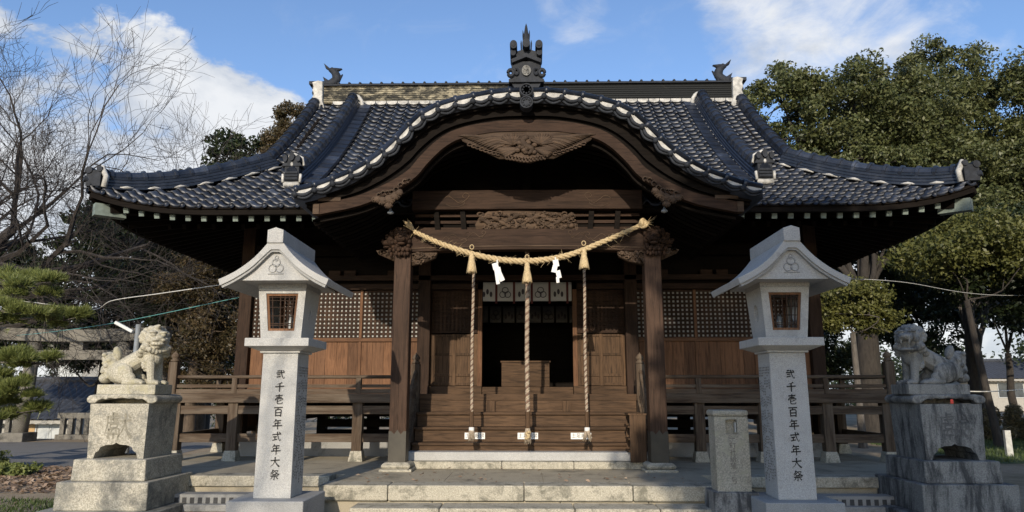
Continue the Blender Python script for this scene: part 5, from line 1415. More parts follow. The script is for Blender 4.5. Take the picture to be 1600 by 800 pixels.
for k, (xa, xb, lb) in enumerate(((-15.55, -11.2, 'low grey stone fence of square pillars right of the torii pillar'), (-22, -16.9, 'low grey stone fence of square pillars left of the torii pillar'))):
    t = thing('stone_fence', lb, 'stone fence', ((xa + xb) / 2, 23.6, 0), 'stone fences by the torii gate')
    MB().box(xa, xb, 23.5, 23.72, 0, .16).build('base', 'stone_torii', t, bevel=.01)
    MB().box(xa, xb, 23.53, 23.69, .68, .86).build('top_rail', 'stone_torii', t, bevel=.01)
    x = xa + .1; i = 0
    while x < xb:
        big = i % 9 == 5
        MB().box(x, x + (.34 if big else .15), 23.48 if big else 23.54, 23.74 if big else 23.68, .16, 1.02 if big else .68).build('fence_pillar', 'stone_torii', t, bevel=.012)
        x += .55 if big else .27; i += 1

def house(name, label, cx, cy, w, d, zw, zr, wallm, wins, rot=0, ov=.7, z=0):
    t = thing(name, label, 'house', (cx, cy, z), local=True)
    t.rotation_euler = (0, 0, rot)
    MB().box(-w / 2, w / 2, -d / 2, d / 2, 0, zw).build('wall', wallm, t)
    V, Q = [], []
    n = max(2, int(w / .3))
    for s in (-1, 1):
        for i in range(n):
            x0 = -w / 2 - ov + (w + 2 * ov) * i / n; x1 = x0 + (w + 2 * ov) / n; k = len(V)
            for x, b in ((x0, 0), (x0 + (x1 - x0) * .3, .07), (x0 + (x1 - x0) * .6, .06), (x1, 0)):
                V += [(x, s * (d / 2 + ov), zw - .15 + b), (x, 0, zr + b)]
            for j in range(3): a = k + 2 * j; Q.append((a, a + 2, a + 3, a + 1))
    rf = fast_mesh('roof', V, Q, 'house_roof', t)
    MB().tube([(-w / 2 - ov, 0, zr + .1), (w / 2 + ov, 0, zr + .1)], .16, 8).build('roof_ridge', 'house_roof', rf)
    MB().box(-w / 2 - ov, w / 2 + ov, -d / 2 - ov - .02, -d / 2 - ov + .1, zw - .3, zw - .16).build('gutter', 'house_wall', t)
    for s in (-1, 1): MB().prism([(-d / 2, zw), (d / 2, zw), (0, zr)], s * w / 2 - .05, s * w / 2 + .05, 'yz').build('gable_wall', wallm, t)
    for (x0, x1, z0, z1, m) in wins:
        f = MB().box(x0 - .06, x1 + .06, -d / 2 - .05, -d / 2 + .05, z0 - .06, z1 + .06).build('window', 'lamp_white', t)
        MB().box(x0, (x0 + x1) / 2 - .02, -d / 2 - .07, -d / 2 - .045, z0, z1).box((x0 + x1) / 2 + .02, x1, -d / 2 - .07, -d / 2 - .045, z0, z1).build('pane', m, f)
    return t
HZ = -2.45
house('low_house', 'low house with blue tiled roof and shuttered window behind the torii gate', -25.3, 36.5, 7.6, 6, 2.85, 4.5, 'house_wall', [(1.3, 2.2, 1.2, 2.5, 'curtain_tan'), (2.4, 3.4, 1.2, 2.5, 'lamp_white'), (-3.3, -1.5, 1.2, 2.5, 'window_dark')], z=-2.45)
house('tall_house', 'pale taller house with blinds in its window behind the forked dark tree', -27.6, 47, 4.2, 5, 6.4, 7.6, 'house_wall_grey', [(-2.0, -.6, 4.2, 5.6, 'lamp_white'), (1.2, 2.4, 4.2, 5.6, 'window_dark')], z=-2.45)
house('white_house', 'white walled house with grey roof at the far left edge behind pine', -33.5, 40, 6, 7, 3.6, 5.2, 'house_wall_tan', [(.5, 2, 1.5, 2.8, 'window_dark')], z=-2.45)
house('blue_roofed_house', 'cream house with blue grey roof beyond the trees right of the lion', 41.5, 63, 12, 7, 2.7, 4.1, 'house_wall', [(-3, -1, 1.1, 2.2, 'window_dark'), (1, 3, 1.1, 2.2, 'window_dark')])
house('brown_house', 'low house with grey blue roof partly hidden at far right edge', 58, 70, 12, 8, 2.8, 4.4, 'house_wall_tan', [(-3, -1, 1.1, 2.2, 'window_dark')])

t = thing('lamp_pole', 'grey steel pole with a tilted white tube lamp behind the left lion', 'lamp pole', (-7.37, 13.2, 0))
MB().tube([(-7.37, 13.2, 0), (-7.37, 13.2, 2.80)], .05, 10).build('pole', 'steel', t, True)
MB().beam((-7.42, 13.12, 2.655), (-7.75, 13.08, 2.83), .085, .06).build('lamp', 'lamp_white', t, bevel=.01)

def wire(label, pts, r, m):
    tag(MB().tube([tuple(p) for p in spline(pts, 40)], r, 5).build('cable', m, None, True), label, 'cable', 'cables strung to the hall')
wire('white cable hanging from the trees to the left end of the hall', [(-20, 26, 5.0), (-13.5, 19, 3.95), (-10.6, 16.8, 3.5), (-9.6, 16, 3.62), (-7.9, 14.9, 3.63), (-5.6, 13.7, 3.70)], .010, 'wire_white')
wire('teal cable strung just below the white cable left of the hall', [(-21, 27, 3.6), (-14, 20, 3.20), (-9.4, 16, 3.12), (-5.6, 13.8, 3.42)], .008, 'wire_green')
wire('thin pale cable crossing the tree trunks right of the hall', [(5.6, 13.8, 3.75), (9, 17, 4.15), (14, 21, 4.35), (24, 28, 5.4)], .007, 'wire_white')
t = thing('rope_fence', 'low pale rope strung between thin posts beyond the right lion', 'rope fence', (14, 17.5, 0))
for x in (10.4, 13.9, 17.6): MB().tube([(x, 19.5, 0), (x, 19.5, 1.75)], .03, 6).build('post', 'wire_white', t)
MB().tube([tuple(p) for p in spline([(10.4, 19.5, 1.62), (12.2, 19.5, 1.55), (13.9, 19.5, 1.62), (15.8, 19.5, 1.56), (17.6, 19.5, 1.64)], 30)], .014, 5).build('rope', 'wire_white', t)

# ================================================================ TREES
def rv(rnd, s=1.): return Vector((rnd.gauss(0, s), rnd.gauss(0, s), rnd.gauss(0, s)))
def grow(mb, p, d, L, r, lvl, mx, rnd, tips, spread=.75, up=.12, kids=(3, 5), shrink=.62, wob=.16):
    n = 5 if lvl < 2 else (4 if lvl < mx else 3)
    pts = [p]; rr = [r]; dd = d.copy(); r = max(r, .007); end = r * (.62 if lvl < mx else .55)
    for i in range(1, n):
        dd = (dd + rv(rnd, wob) + Vector((0, 0, up * .5))).normalized(); pts.append(pts[-1] + dd * (L / (n - 1))); rr.append(r + (end - r) * i / (n - 1))
    mb.tube(pts, rr, 8 if lvl == 0 else (6 if lvl == 1 else (4 if lvl < mx - 1 else 3)), False)
    if lvl == mx: tips.append(pts[-1]); return
    k = rnd.randint(*kids)
    for i in range(k):
        u = 1. if i == 0 else rnd.uniform(.35 if lvl else .55, 1.)
        q = min(int(u * (n - 1)), n - 2); f = u * (n - 1) - q; s = pts[q].lerp(pts[q + 1], f)
        side = rv(rnd); side = (side - dd * side.dot(dd)).normalized()
        sp = spread * (.45 if i == 0 else rnd.uniform(.75, 1.25))
        nd_ = (dd + side * sp + Vector((0, 0, up))).normalized()
        grow(mb, s, nd_, L * shrink * rnd.uniform(.8, 1.2), (rr[q] * (1 - f) + rr[q + 1] * f) * (.72 if i == 0 else rnd.uniform(.45, .65)), lvl + 1, mx, rnd, tips, spread, up, kids, shrink, wob)
def leaf_quads(cs, rad, per, size, rnd, flat=.6, aspect=.5, upb=.5):
    """Rhombic leaves scattered in clumps; cs = clump centres, rad = radii."""
    n = len(cs) * per; c = np.repeat(np.array(cs), per, 0); r = np.repeat(np.array(rad), per)
    d = rnd.normal(size=(n, 3)); d /= np.linalg.norm(d, axis=1)[:, None]; d *= (rnd.random(n) ** .45)[:, None]; d[:, 2] *= flat
    p = c + d * r[:, None]
    nm = rnd.normal(size=(n, 3)) + d * .8 + np.array((0, 0, upb)); nm /= np.linalg.norm(nm, axis=1)[:, None]
    a = np.cross(nm, rnd.normal(size=(n, 3))); a /= np.linalg.norm(a, axis=1)[:, None]; b = np.cross(nm, a)
    s = size * rnd.uniform(.65, 1.35, n)[:, None]
    v = np.stack([p - a * s, p + b * s * aspect, p + a * s, p - b * s * aspect], 1).reshape(-1, 3)
    return v, np.arange(4 * n).reshape(-1, 4)
def leafy(name, label, base, trunk_r, fork_z, blobs, nclump, per, size, leafm, barkm, seed, group, cat='tree', clump_r=.55, lean=(0, 0), limbs=34, flat=.65, aspect=.5):
    """Tree with trunk, limbs and leaf clumps; blobs are crown masses relative to the base (dx, dy, z, rx, ry, rz)."""
    rnd = np.random.default_rng(seed); pr_ = random.Random(seed); t = thing(name, label, cat, base, group, local=True)
    vol = np.array([b[3] * b[4] * b[5] for b in blobs]) ** .8; vol /= vol.sum(); cs, rs = [], []
    for b, w in zip(blobs, vol):
        k = max(3, int(nclump * w)); d = rnd.normal(size=(k, 3)); d /= np.linalg.norm(d, axis=1)[:, None]
        rr = .35 + .65 * rnd.random(k) ** .4
        rr *= 1 + .18 * np.sin(d[:, 0] * 7 + seed) * np.cos(d[:, 2] * 6 + seed * 2)
        q = np.array(b[:3]) + d * rr[:, None] * np.array(b[3:]); cs.append(q); rs.append(clump_r * rnd.uniform(.6, 1.4, k))
    cs = np.concatenate(cs); rs = np.concatenate(rs)
    v, q = leaf_quads(cs, rs, per, size, rnd, flat, aspect)
    mb = MB(); top = Vector((lean[0], lean[1], fork_z))
    deep = gz(base[0], base[1])
    tp = [Vector((0, 0, deep)), Vector((lean[0] * .3 + pr_.gauss(0, .06), lean[1] * .3, fork_z * .4)), Vector((lean[0] * .7, lean[1] * .7 + pr_.gauss(0, .06), fork_z * .75)), top]
    mb.tube([tp[0] - Vector((0, 0, .1)), tp[0] + Vector((0, 0, .25)), *tp[1:]], [trunk_r * 1.5, trunk_r * 1.08, trunk_r * .95, trunk_r * .85, trunk_r * .75], 10, False)
    mains = []
    for b in blobs:
        e = Vector(b[:3]) + Vector((0, 0, b[5] * .2)); s = top
        mid = s.lerp(e, .5) + rv(pr_, .25) + Vector((0, 0, .1)); pp = [Vector(x) for x in spline([s, s.lerp(mid, .5) + rv(pr_, .12), mid, e], 9)]
        rr_ = trunk_r * .55 * max(.45, min(1, (b[3] * b[4]) ** .5 / 3)); mb.tube(pp, [rr_ * (1 - .75 * i / 8) for i in range(9)], 7, False); mains.append((pp, rr_))
    idx = rnd.permutation(len(cs))[:limbs * 3]
    for i in idx:
        c = Vector(cs[i]); best = min(((pp[j], pp, j) for pp, _ in mains for j in range(2, 9)), key=lambda z: (z[0] - c).length)
        s = best[0]; m = s.lerp(c, .5) + rv(pr_, .14) + Vector((0, 0, .1)); r0 = trunk_r * (.16 if i % 3 else .22) * (1 - best[2] * .06)
        mb.tube([s, m, c], [r0, r0 * .6, r0 * .2], 5, False)
    mb.build('trunk', barkm, t, True)
    fast_mesh('crown', v, q, leafm, t)
    return t
GR = 'broadleaf trees right of the hall'
leafy('camphor_tree', 'tall olive green camphor with thick lit trunk just right of the hall', (11.9, 25.0, 0), .42, 4.6,
      [(.3, 0, 11.8, 2.4, 2.2, 1.9), (-2.3, 0, 11.7, 1.9, 1.8, 1.9), (2.7, .5, 11.6, 2.0, 1.9, 1.7), (-2.5, -.2, 9.0, 1.9, 1.6, 1.2), (.2, -.6, 9.0, 1.9, 1.6, 1.1), (2.9, -.4, 8.2, 1.9, 1.6, 1.1), (-2.4, 0, 7.0, 1.5, 1.3, .8), (1.2, 0, 7.2, 1.6, 1.3, .8), (3.6, .4, 9.9, 1.5, 1.4, 1.2), (.2, .4, 10.4, 2.2, 1.6, 1.2)], 480, 220, .072, 'leaf_camphor', 'bark_dark', 11, GR)
leafy('camphor_tree', 'tallest olive green camphor with rounded top rising at the far right', (17.0, 27.5, 0), .22, 5.0,
      [(-.4, 0, 13.7, 2.3, 2.1, 1.8), (-2.3, 0, 11.9, 1.9, 1.8, 1.6), (1.6, 0, 12.4, 2.0, 1.9, 1.6), (-.6, -.8, 10.0, 2.2, 1.8, 1.2), (2.2, -.8, 9.0, 2.0, 1.7, 1.2), (-2.6, -.5, 8.6, 1.6, 1.4, 1.0), (.2, -.5, 7.6, 1.7, 1.4, .9), (2.6, .2, 10.8, 1.9, 1.6, 1.3), (0, .3, 11.6, 2.2, 1.8, 1.3), (-1.2, .2, 6.6, 1.8, 1.4, .8)], 460, 220, .072, 'leaf_camphor', 'bark_dark', 12, GR)
leafy('camphor_tree', 'camphor at the right edge with dark trunk showing near its top', (20.6, 25.0, 0), .40, 8.8,
      [(-1.0, .6, 13.2, 1.5, 1.4, 1.0), (1.2, 0, 12.0, 1.9, 1.8, 1.3), (-2.0, 0, 9.0, 1.9, 1.7, 1.0), (.2, -.6, 7.4, 2.3, 1.7, 1.2), (-2.4, 0, 6.0, 1.7, 1.4, 1.0), (-.8, .3, 10.4, 1.8, 1.6, 1.1), (-1.0, 0, 4.8, 1.7, 1.4, .8)], 360, 210, .075, 'leaf_camphor', 'bark_brown', 13, GR)
leafy('broadleaf_tree', 'dark leafy tree with layered boughs behind the right lion', (16.0, 22.5, 0), .24, 3.6,
      [(.4, 0, 6.4, 2.2, 1.8, 1.0), (-1.5, 0, 5.2, 1.7, 1.5, .8), (2.1, 0, 5.0, 1.9, 1.6, .85), (.6, -.5, 4.1, 1.8, 1.4, .6)], 200, 160, .075, 'leaf_dark', 'bark_dark', 14, GR, lean=(.35, 0))
leafy('broadleaf_tree', 'small yellow green leafy bough tree beside the right lantern head', (9.35, 20.5, 0), .10, 3.2,
      [(.05, 0, 4.15, .95, .9, .55), (-.6, 0, 3.7, .6, .6, .35), (.65, 0, 3.6, .6, .6, .35)], 80, 150, .055, 'leaf_olive', 'bark_grey', 15, GR, clump_r=.36, limbs=10)
leafy('broadleaf_tree', 'olive leafy tree under the right eave corner behind the hall', (13.4, 21.0, 0), .11, 4.2,
      [(.2, 0, 6.2, 1.5, 1.4, .7), (-1.3, 0, 5.6, 1.2, 1.1, .5), (1.6, 0, 5.4, 1.3, 1.2, .6)], 120, 150, .065, 'leaf_olive', 'bark_dark', 16, GR, lean=(-.4, 0))
leafy('broadleaf_tree', 'tall dark tree in the gap between right lantern and right lion', (9.9, 29.5, 0), .26, 5.2,
      [(.3, 0, 7.8, 2.3, 1.8, 1.2), (-1.7, 0, 5.6, 1.5, 1.4, .8), (1.9, 0, 5.9, 1.6, 1.4, .9), (.2, 0, 4.0, 1.9, 1.4, .7), (2.2, 0, 2.9, 1.7, 1.2, .9), (-1.6, 0, 2.4, 1.5, 1.2, 1.0)], 200, 150, .085, 'leaf_dark', 'bark_dark', 17, GR)
leafy('broadleaf_tree', 'dark tree with twin leaning trunks at the right edge over the grass', (21.5, 24.5, 0), .2, 3.4,
      [(.2, 0, 5.6, 2.2, 1.8, 1.2), (-1.9, 0, 4.3, 1.6, 1.3, .9), (2.0, 0, 4.6, 1.7, 1.4, 1.0), (-.4, 0, 3.2, 1.8, 1.3, .7), (-3.0, 0, 3.4, 1.3, 1.1, .6)], 200, 150, .08, 'leaf_dark', 'bark_dark', 18, GR, lean=(-.7, 0))
leafy('broadleaf_tree', 'slim trunk tree with dark crown behind the tall camphor', (14.6, 31.0, 0), .22, 5.5,
      [(0, 0, 8.6, 2.8, 2.2, 2.0), (2.2, 0, 6.2, 2.0, 1.6, 1.2), (-2.0, 0, 5.8, 1.8, 1.5, 1.1)], 140, 90, .12, 'leaf_dark', 'bark_dark', 19, GR)
leafy('broadleaf_tree', 'spreading dark tree behind far right camphors above the house roof', (26.5, 33.0, 0), .26, 4.4,
      [(0, 0, 8.0, 3.4, 2.6, 2.4), (-3.2, 0, 5.6, 2.0, 1.8, 1.2), (2.8, 0, 5.8, 2.4, 1.8, 1.4)], 170, 90, .13, 'leaf_dark', 'bark_dark', 20, GR)
for i, (x, y, hh, lb) in enumerate(((9.5, 37, 7.5, 'dark filling tree far behind the right lantern'), (15.0, 38, 9.5, 'dark filling tree far behind the tall camphor trunk'), (20.5, 36.5, 9.0, 'dark filling tree far behind the right lion'), (26.0, 39, 10.5, 'dark filling tree far behind the house roof on the right'), (31.0, 37, 10.0, 'dark filling tree beyond the frame edge on the right'))):
    leafy('broadleaf_tree', lb, (x, y, 0), .2, 3.6, [(0, 0, hh, 2.6, 1.8, 1.4), (-1.8, 0, hh - 2.4, 2.0, 1.5, 1.3), (1.9, 0, hh - 2.7, 2.0, 1.5, 1.3), (0, 0, hh - 4.4, 2.4, 1.6, 1.2)], 150, 150, .11, 'leaf_dark', 'bark_dark', 80 + i, GR, limbs=20)
GL = 'evergreen trees left of the hall'
leafy('evergreen_tree', 'round topped dark evergreen showing just above the left roof corner', (-15.0, 33.0, 0), .3, 7.5,
      [(.5, 0, 13.1, 1.45, 1.3, 1.35), (-.3, 0, 10.6, 2.2, 1.8, 1.7), (0, 0, 7.6, 2.6, 2.0, 1.8)], 160, 110, .12, 'leaf_dark', 'bark_dark', 21, GL)
leafy('evergreen_tree', 'rusty brown conifer standing above the hip ridge left of the main ridge', (-11.6, 32.5, 0), .26, 9.0,
      [(.1, 0, 14.6, .8, .8, 1.0), (-.1, 0, 13.2, 1.15, 1.1, .9), (.3, 0, 11.8, 1.3, 1.2, .9), (-.3, 0, 10.4, 1.5, 1.3, 1.0)], 170, 170, .07, 'leaf_brown', 'bark_brown', 22, GL, clump_r=.42)
leafy('evergreen_tree', 'dark evergreen mass behind the bare tree left of the roof corner', (-19.5, 34.0, 0), .3, 7.0,
      [(0, 0, 10.6, 2.2, 1.8, 1.4), (1.8, 0, 10.0, 1.6, 1.5, 1.2), (-2.1, 0, 9.9, 1.8, 1.5, 1.2), (.3, 0, 8.0, 2.8, 2.0, 1.5)], 150, 95, .13, 'leaf_dark', 'bark_dark', 23, GL)
leafy('evergreen_tree', 'dark tree with forked black trunk behind the torii gate', (-15.6, 26.2, 0), .30, 2.3,
      [(1.2, 0, 6.6, 1.8, 1.6, 1.6), (-1.4, 0, 6.2, 1.6, 1.5, 1.3), (2.2, 0, 4.8, 1.5, 1.3, 1.0), (-2.6, .3, 4.7, 1.2, 1.2, .8), (.3, 0, 8.0, 1.6, 1.4, 1.0), (-.9, 0, 3.5, 1.5, 1.2, .8), (1.6, 0, 3.2, 1.4, 1.2, .9), (.4, .4, 5.2, 1.7, 1.4, .9), (-1.7, 0, 2.7, 1.0, .9, .5), (1.5, 0, 2.4, 1.1, .9, .6)], 210, 150, .085, 'leaf_dark', 'bark_dark', 24, GL)
leafy('evergreen_tree', 'dark leaning tree filling the space over the left lion', (-13.2, 25.4, 0), .22, 4.2,
      [(.3, 0, 7.2, 1.7, 1.5, 1.5), (-.9, 0, 5.4, 1.3, 1.2, 1.0), (1.2, 0, 5.2, 1.3, 1.2, 1.0), (.2, 0, 4.0, 1.2, 1.1, .7)], 200, 150, .085, 'leaf_dark', 'bark_grey', 25, GL, lean=(.7, 0))
leafy('evergreen_tree', 'bushy brownish green cypress beside the left corner of the hall', (-10.7, 22.6, 0), .20, 2.6,
      [(.5, 0, 5.6, 1.1, 1.0, .9), (-.2, 0, 4.6, 1.25, 1.1, .8), (.7, 0, 3.6, 1.2, 1.1, .8), (-.3, 0, 2.7, 1.1, 1.0, .7), (.5, 0, 1.9, 1.0, .9, .5)], 200, 190, .05, 'leaf_brown', 'bark_brown', 26, GL, clump_r=.42)
leafy('evergreen_tree', 'dark green tree between the brownish cypress and the dark trunks', (-12.6, 27.5, 0), .24, 4.0,
      [(.2, 0, 7.6, 1.6, 1.4, 1.3), (.9, 0, 5.6, 1.5, 1.3, 1.1), (-.5, 0, 4.4, 1.4, 1.2, .9), (.8, 0, 3.2, 1.4, 1.2, .8)], 200, 150, .085, 'leaf_dark', 'bark_brown', 27, GL)
leafy('evergreen_tree', 'dark evergreen behind the pine at the left edge', (-21.5, 27.5, 0), .24, 3.4,
      [(0, 0, 6.4, 2.0, 1.7, 1.3), (2.0, 0, 5.2, 1.5, 1.3, .9), (-1.8, 0, 5.0, 1.6, 1.4, .9), (1.0, 0, 3.8, 1.7, 1.3, .8), (3.2, 0, 3.9, 1.5, 1.2, .8)], 190, 130, .09, 'leaf_dark', 'bark_dark', 28, GL)
for i, (x, y, hh, lb) in enumerate(((-18.2, 30, 2.0, 'thin dark trunk rising between torii pillar and house window'), (-17.2, 29, 2.2, 'thin leaning trunk beside the low house roof'))):
    leafy('slim_tree', lb, (x, y, 0), .09, hh + 1, [(0, 0, hh + 2.2, .9, .8, .7), (.5, 0, hh + 1.3, .7, .6, .4)], 26, 70, .10, 'leaf_dark', 'bark_dark', 40 + i, 'slim trees by the low house', limbs=8)

# bare winter trees
def bare(label, base, d0, L, r, mx, seed, spread=.62, up=.1, kids=(3, 4), shrink=.70, m='twig', extra=()):
    rnd = random.Random(seed); t = thing('bare_tree', label, 'tree', base, 'bare winter trees left of the hall', local=True); mb = MB(); tips = []
    p0 = Vector((0, 0, gz(base[0], base[1]) - .1)); p1 = Vector(d0).normalized() * L
    mb.tube([p0, Vector((0, 0, .3)), p1 * .5 + rv(rnd, .05), p1], [r * 1.5, r * 1.1, r * .95, r * .85], 10, False)
    for (dx, dy, dz, LL, rr) in extra:
        grow(mb, p1 * (1 if rr > .1 else .85), Vector((dx, dy, dz)).normalized(), LL, rr, 1, mx, rnd, tips, spread, up, kids, shrink, .19)
    mb.build('trunk', m, t, False); return t
bare('large bare winter tree spreading fine twigs over the left edge of the sky', (-18.2, 21.0, 0), (-.03, 0, 1), 3.4, .45, 7, 3, .78, .055, (3, 4), .72, 'twig',
     [(.85, .1, .85, 3.8, .26), (-.1, .2, 1, 3.6, .25), (1, -.1, .58, 3.5, .22), (.35, -.3, 1, 3.8, .25), (.65, .2, 1.0, 3.9, .24)])
bare('dense purplish bare tree in front of the evergreens left of the roof corner', (-17.6, 29.5, 0), (.05, 0, 1), 5.4, .2, 6, 5, .74, .05, (2, 4), .68, 'twig',
     [(.5, 0, .8, 2.0, .13), (-.5, .1, .8, 2.0, .13), (.1, 0, 1, 2.1, .13), (1, 0, .6, 1.9, .10)])
bare('bare tree with crooked limbs low behind the pine at the left edge', (-20.5, 24.0, 0), (.1, 0, 1), 3.2, .3, 5, 9, .7, .06, (2, 4), .70, 'bark_dark',
     [(1, 0, .55, 3.0, .17), (.6, .2, .9, 2.6, .16), (-.5, 0, .8, 2.4, .15)])
bare('slender bare tree with pale branches behind the right lion', (18.6, 30.0, 0), (.05, 0, 1), 3.2, .2, 5, 21, .62, .1, (3, 4), .72, 'bark_grey',
     [(.5, 0, .9, 2.2, .13), (-.5, .1, .9, 2.2, .13), (.1, 0, 1, 2.4, .13)])['group'] = 'bare winter trees right of the hall'
bare('bare tree seen under the crown of the tall camphor', (13.0, 34.0, 0), (-.05, 0, 1), 3.0, .2, 5, 22, .66, .1, (3, 4), .72, 'bark_dark',
     [(.5, 0, .9, 2.4, .13), (-.6, .1, .9, 2.4, .13), (.1, 0, 1, 2.6, .13)])['group'] = 'bare winter trees right of the hall'

# cloud pruned pine at the left edge
def needles(c, r, n, rnd):
    k = n; d = rnd.normal(size=(k, 3)); d[:, 2] = np.abs(d[:, 2]) * .9 - .15; d /= np.linalg.norm(d, axis=1)[:, None]
    p = np.array(c) + d * np.array(r) * (.55 + .45 * rnd.random((k, 1)) ** .5) * np.array((1, 1, .8))
    V = []
    ax = d * np.array((.7, .7, 1)) + np.array((0, 0, .75)); ax /= np.linalg.norm(ax, axis=1)[:, None]
    m = 7
    P = np.repeat(p, m, 0); A = np.repeat(ax, m, 0) + rnd.normal(size=(k * m, 3)) * .45; A /= np.linalg.norm(A, axis=1)[:, None]
    S_ = np.cross(A, rnd.normal(size=(k * m, 3))); S_ /= np.linalg.norm(S_, axis=1)[:, None]; L = rnd.uniform(.08, .17, (k * m, 1))
    v = np.stack([P - S_ * .006, P + S_ * .006, P + A * L + S_ * .002, P + A * L - S_ * .002], 1).reshape(-1, 3)
    return v
rnd = np.random.default_rng(5)
t = thing('pine_tree', 'pruned pine with flat needle pads reaching in from the left edge', 'pine tree', (-12.9, 14.4, 0))
pads = [(-10.55, 14.4, 3.85, .80, .55, .28), (-10.45, 14.3, 3.22, .75, .5, .22), (-9.75, 14.6, 3.12, .36, .35, .20), (-10.0, 14.2, 2.20, .55, .4, .17), (-10.65, 14.0, 1.80, .60, .42, .18), (-10.3, 14.1, 1.64, .4, .35, .14), (-10.3, 14.3, 1.22, .6, .4, .18), (-11.2, 14.0, 1.18, .5, .4, .2), (-10.9, 13.6, .60, .5, .4, .22)]
V = []
for p in pads:
    for k in range(9):
        a = rnd.uniform(0, 6.28); q = rnd.random() ** .5; sc = rnd.uniform(.20, .38)
        c = (p[0] + p[3] * q * math.cos(a) * 1.0, p[1] + p[4] * q * math.sin(a), p[2] + p[5] * rnd.uniform(-.9, .9) - .10 * q)
        V.append(needles(c, (p[3] * sc, p[4] * sc * 1.2, p[5] * rnd.uniform(.5, .9)), 130, rnd))
V = np.concatenate(V); fast_mesh('needle_pads', V, np.arange(len(V)).reshape(-1, 4), 'needle', t)
mb = MB(); tr = [Vector(p) for p in spline([(-12.9, 14.4, -.1), (-12.7, 14.35, 1.0), (-12.9, 14.3, 2.1), (-12.6, 14.4, 3.2), (-12.5, 14.4, 4.2)], 20)]
mb.tube(tr, [.17 - .005 * i for i in range(20)], 8)
for i, p in enumerate(pads):
    s = min(tr, key=lambda q: abs(q.z - p[2] + .1)); e = Vector(p[:3]) + Vector((0, 0, -.10)); pp = spline([s, s.lerp(e, .35) + Vector((0, 0, -.12)), s.lerp(e, .7) + Vector((0, 0, .06)), e], 10)
    mb.tube(pp, [.055 - .004 * k for k in range(10)], 6)
    for k in range(6):
        a = 6.28 * k / 6; mb.tube([e, e + Vector((p[3] * .7 * math.cos(a), p[4] * .7 * math.sin(a), .06))], [.018, .006], 4)
mb.build('trunk', 'bark_grey', t, True)

def shrub(label, c, r, n, m, group=None, name='shrub', size=.05):
    t = thing(name, label, 'shrub', (c[0], c[1], 0), group, local=True); rd = np.random.default_rng(abs(hash(label)) % 999 if False else len(label) * 7)
    k = 26; d = rd.normal(size=(k, 3)); d[:, 2] = np.abs(d[:, 2]); d /= np.linalg.norm(d, axis=1)[:, None]
    cs = d * np.array(r) * (.45 + .45 * rd.random((k, 1))) + np.array((0, 0, c[2])); v, q = leaf_quads(cs, np.full(k, min(r) * .38), n // k, size, rd, .9, .3, .6)
    fast_mesh('foliage', v, q, m, t)
    mb = MB()
    for i in range(12): mb.tube([(random.uniform(-.1, .1), random.uniform(-.1, .1), 0), tuple(cs[i])], [.015, .005], 4)
    mb.build('stems', 'bark_dark', t); return t
shrub('low bright green shrub on the ground at the left edge', (-9.7, 13.6, 0), (.62, .45, .30), 2600, 'needle', 'shrubs on the left ground')
shrub('small green shrub clipped by the left edge near the pine', (-11.3, 14.9, 0), (.5, .4, .42), 2200, 'needle', 'shrubs on the left ground')
for i, (x, y, r, lb) in enumerate(((15.6, 24.0, (1.5, .7, 1.2), 'dry brown hedge behind the stake and right lion'), (19.0, 25.5, (1.9, .8, 1.3), 'dry brown hedge at the right edge below the house'), (11.0, 27.5, (1.4, .7, .9), 'dry low hedge seen under the right veranda'))):
    shrub(lb, (x, y, 0), r, 11000, 'dry_grass', 'dry hedges beyond the grass', 'hedge', .055)
# distant tree line closing the horizon
rd = np.random.default_rng(77); cs = []
for a in np.linspace(-75, 75, 620):
    D = rd.uniform(70, 110); cs.append((D * math.sin(R(a)), D * math.cos(R(a)), rd.uniform(-1.5, 6.0)))
v, q = leaf_quads(cs, rd.uniform(1.6, 3.0, len(cs)), 200, .22, rd, .8)
tag(fast_mesh('treeline', v, q, 'leaf_dark'), 'far dark line of trees closing the horizon behind everything', 'trees', kind='stuff')
# grass, fallen leaves
def scatter(name, label, cat, n, box, m, size, tall, rd, z0=0.):
    x = rd.uniform(box[0], box[1], n); y = rd.uniform(box[2], box[3], n); s = size * rd.uniform(.5, 1.4, n); a = rd.uniform(0, 6.28, n)
    if tall:
        dx, dy = np.cos(a) * .008, np.sin(a) * .008; lx, ly = rd.normal(0, .02, n), rd.normal(0, .02, n)
        v = np.stack([np.c_[x - dx, y - dy, 0 * x], np.c_[x + dx, y + dy, 0 * x], np.c_[x + dx * .3 + lx, y + dy * .3 + ly, s], np.c_[x - dx * .3 + lx, y - dy * .3 + ly, s]], 1)
    else:
        z = z0 + rd.uniform(.008, .03, n); t1 = rd.normal(0, .35, n) * s; t2 = rd.normal(0, .35, n) * s; c, sn = np.cos(a) * s, np.sin(a) * s
        v = np.stack([np.c_[x - c, y - sn, z + abs(t1)], np.c_[x - sn * .5, y + c * .5, z + abs(t2)], np.c_[x + c, y + sn, z], np.c_[x + sn * .5, y - c * .5, z]], 1)
    return tag(fast_mesh(name, v.reshape(-1, 3), np.arange(4 * n).reshape(-1, 4), m), label, cat, kind='stuff')
scatter('fallen_leaves', 'dry brown fallen leaves littering the ground left of the pedestal', 'leaves', 5200, (-10.6, -6.3, 11.2, 14.9), 'dry_leaf', .05, False, rd)
scatter('fallen_leaves', 'few dry leaves scattered on the sandy ground at the front', 'leaves', 900, (-8.5, 7.5, 6.5, 11.0), 'dry_leaf', .03, False, rd)
scatter('grass', 'short green grass behind the right lion', 'grass', 30000, (10.2, 26, 16.4, 25), 'grass', .07, True, rd)
scatter('grass', 'sparse short grass on the dirt at the lower left', 'grass', 5000, (-8.8, -6.1, 7.8, 10.6), 'grass', .045, True, rd)

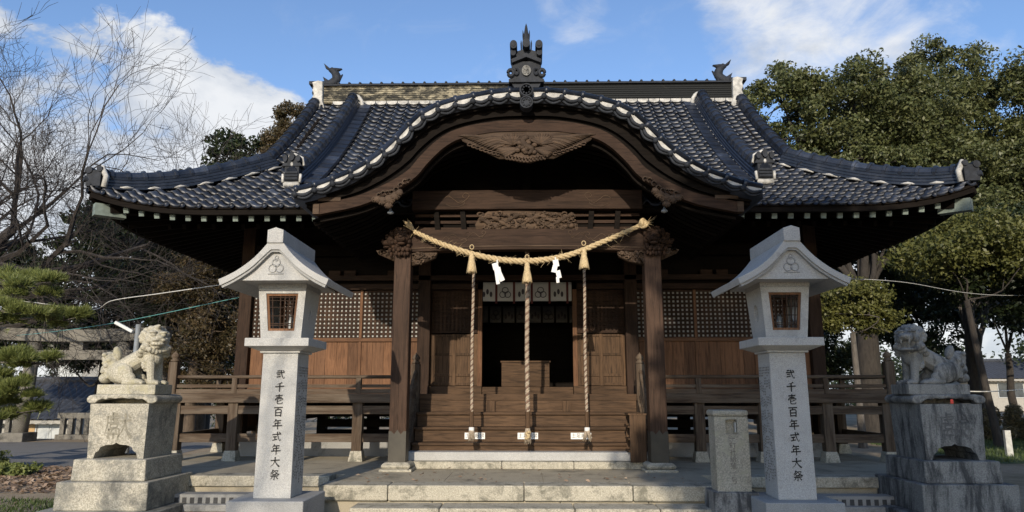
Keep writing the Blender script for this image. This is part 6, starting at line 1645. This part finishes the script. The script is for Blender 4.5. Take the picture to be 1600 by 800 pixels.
scatter('fallen_leaves', 'few curled dry leaves on the stone landing before the stairs', 'leaves', 130, (-2.4, 2.3, 9.3, 11.0), 'dry_leaf', .028, False, rd, .398)
# trees behind the viewer whose shade falls over the right half of the place
def shade_tree(label, base, blobs, n, seed, per=75, size=.16):
    leafy('camphor_tree', label, base, .35, 4.0, blobs, n, per, size, 'leaf_camphor', 'bark_brown', seed, 'trees behind the viewer', clump_r=.7, limbs=12)
shade_tree('broad dense camphor behind the viewer on the right', (1.9, -9.3, 0), [(.2, 0, 9.0, 1.9, 1.6, 1.1), (-.1, 0, 10.7, 1.9, 1.6, .75), (-1.0, 0, 7.6, 1.3, 1.3, 1.1), (1.7, 0, 7.4, 1.6, 1.6, 1.5), (.2, 0, 6.3, 1.7, 1.5, .9)], 270, 61)
shade_tree('second camphor behind the viewer further right', (5.4, -9.0, 0), [(0, 0, 9.3, 2.4, 2.0, 1.7), (-1.6, 0, 7.2, 1.9, 1.6, 1.4), (2.2, 0, 7.4, 2.4, 2.0, 1.8), (.3, 0, 6.0, 2.4, 2.0, 1.1)], 230, 62)
bare('bare tree behind the viewer on the left', (-8.2, -10.5, 0), (0, 0, 1), 3.0, .3, 5, 31, .7, .05, (3, 4), .7, 'twig', [(.5, 0, .9, 2.8, .16), (-.4, 0, .9, 2.6, .16), (.1, .2, 1, 2.8, .16), (.9, 0, .5, 2.2, .12)])['group'] = 'trees behind the viewer'
leafy('camphor_tree', 'unseen camphor added off to the right to block sky light', (14.5, 2.5, 0), .4, 4.0, [(0, 0, 8.5, 3.4, 3.4, 2.6), (-1, 2, 6.0, 2.6, 2.6, 1.6), (1, -2, 6.0, 2.6, 2.6, 1.6)], 150, 70, .2, 'leaf_camphor', 'bark_brown', 63, 'trees behind the viewer', clump_r=.9, limbs=12)  # added outside the view to cut sky light from the right
leafy('camphor_tree', 'second unseen camphor added along the right side to block sky light', (16.5, 9.5, 0), .4, 4.0, [(0, 0, 8.0, 3.0, 3.2, 2.6), (0, 2, 5.5, 2.4, 2.4, 1.6), (0, -2, 5.5, 2.4, 2.6, 1.6)], 150, 70, .2, 'leaf_camphor', 'bark_brown', 64, 'trees behind the viewer', clump_r=.9, limbs=12)  # another unseen tree added to hold back sky light on this side
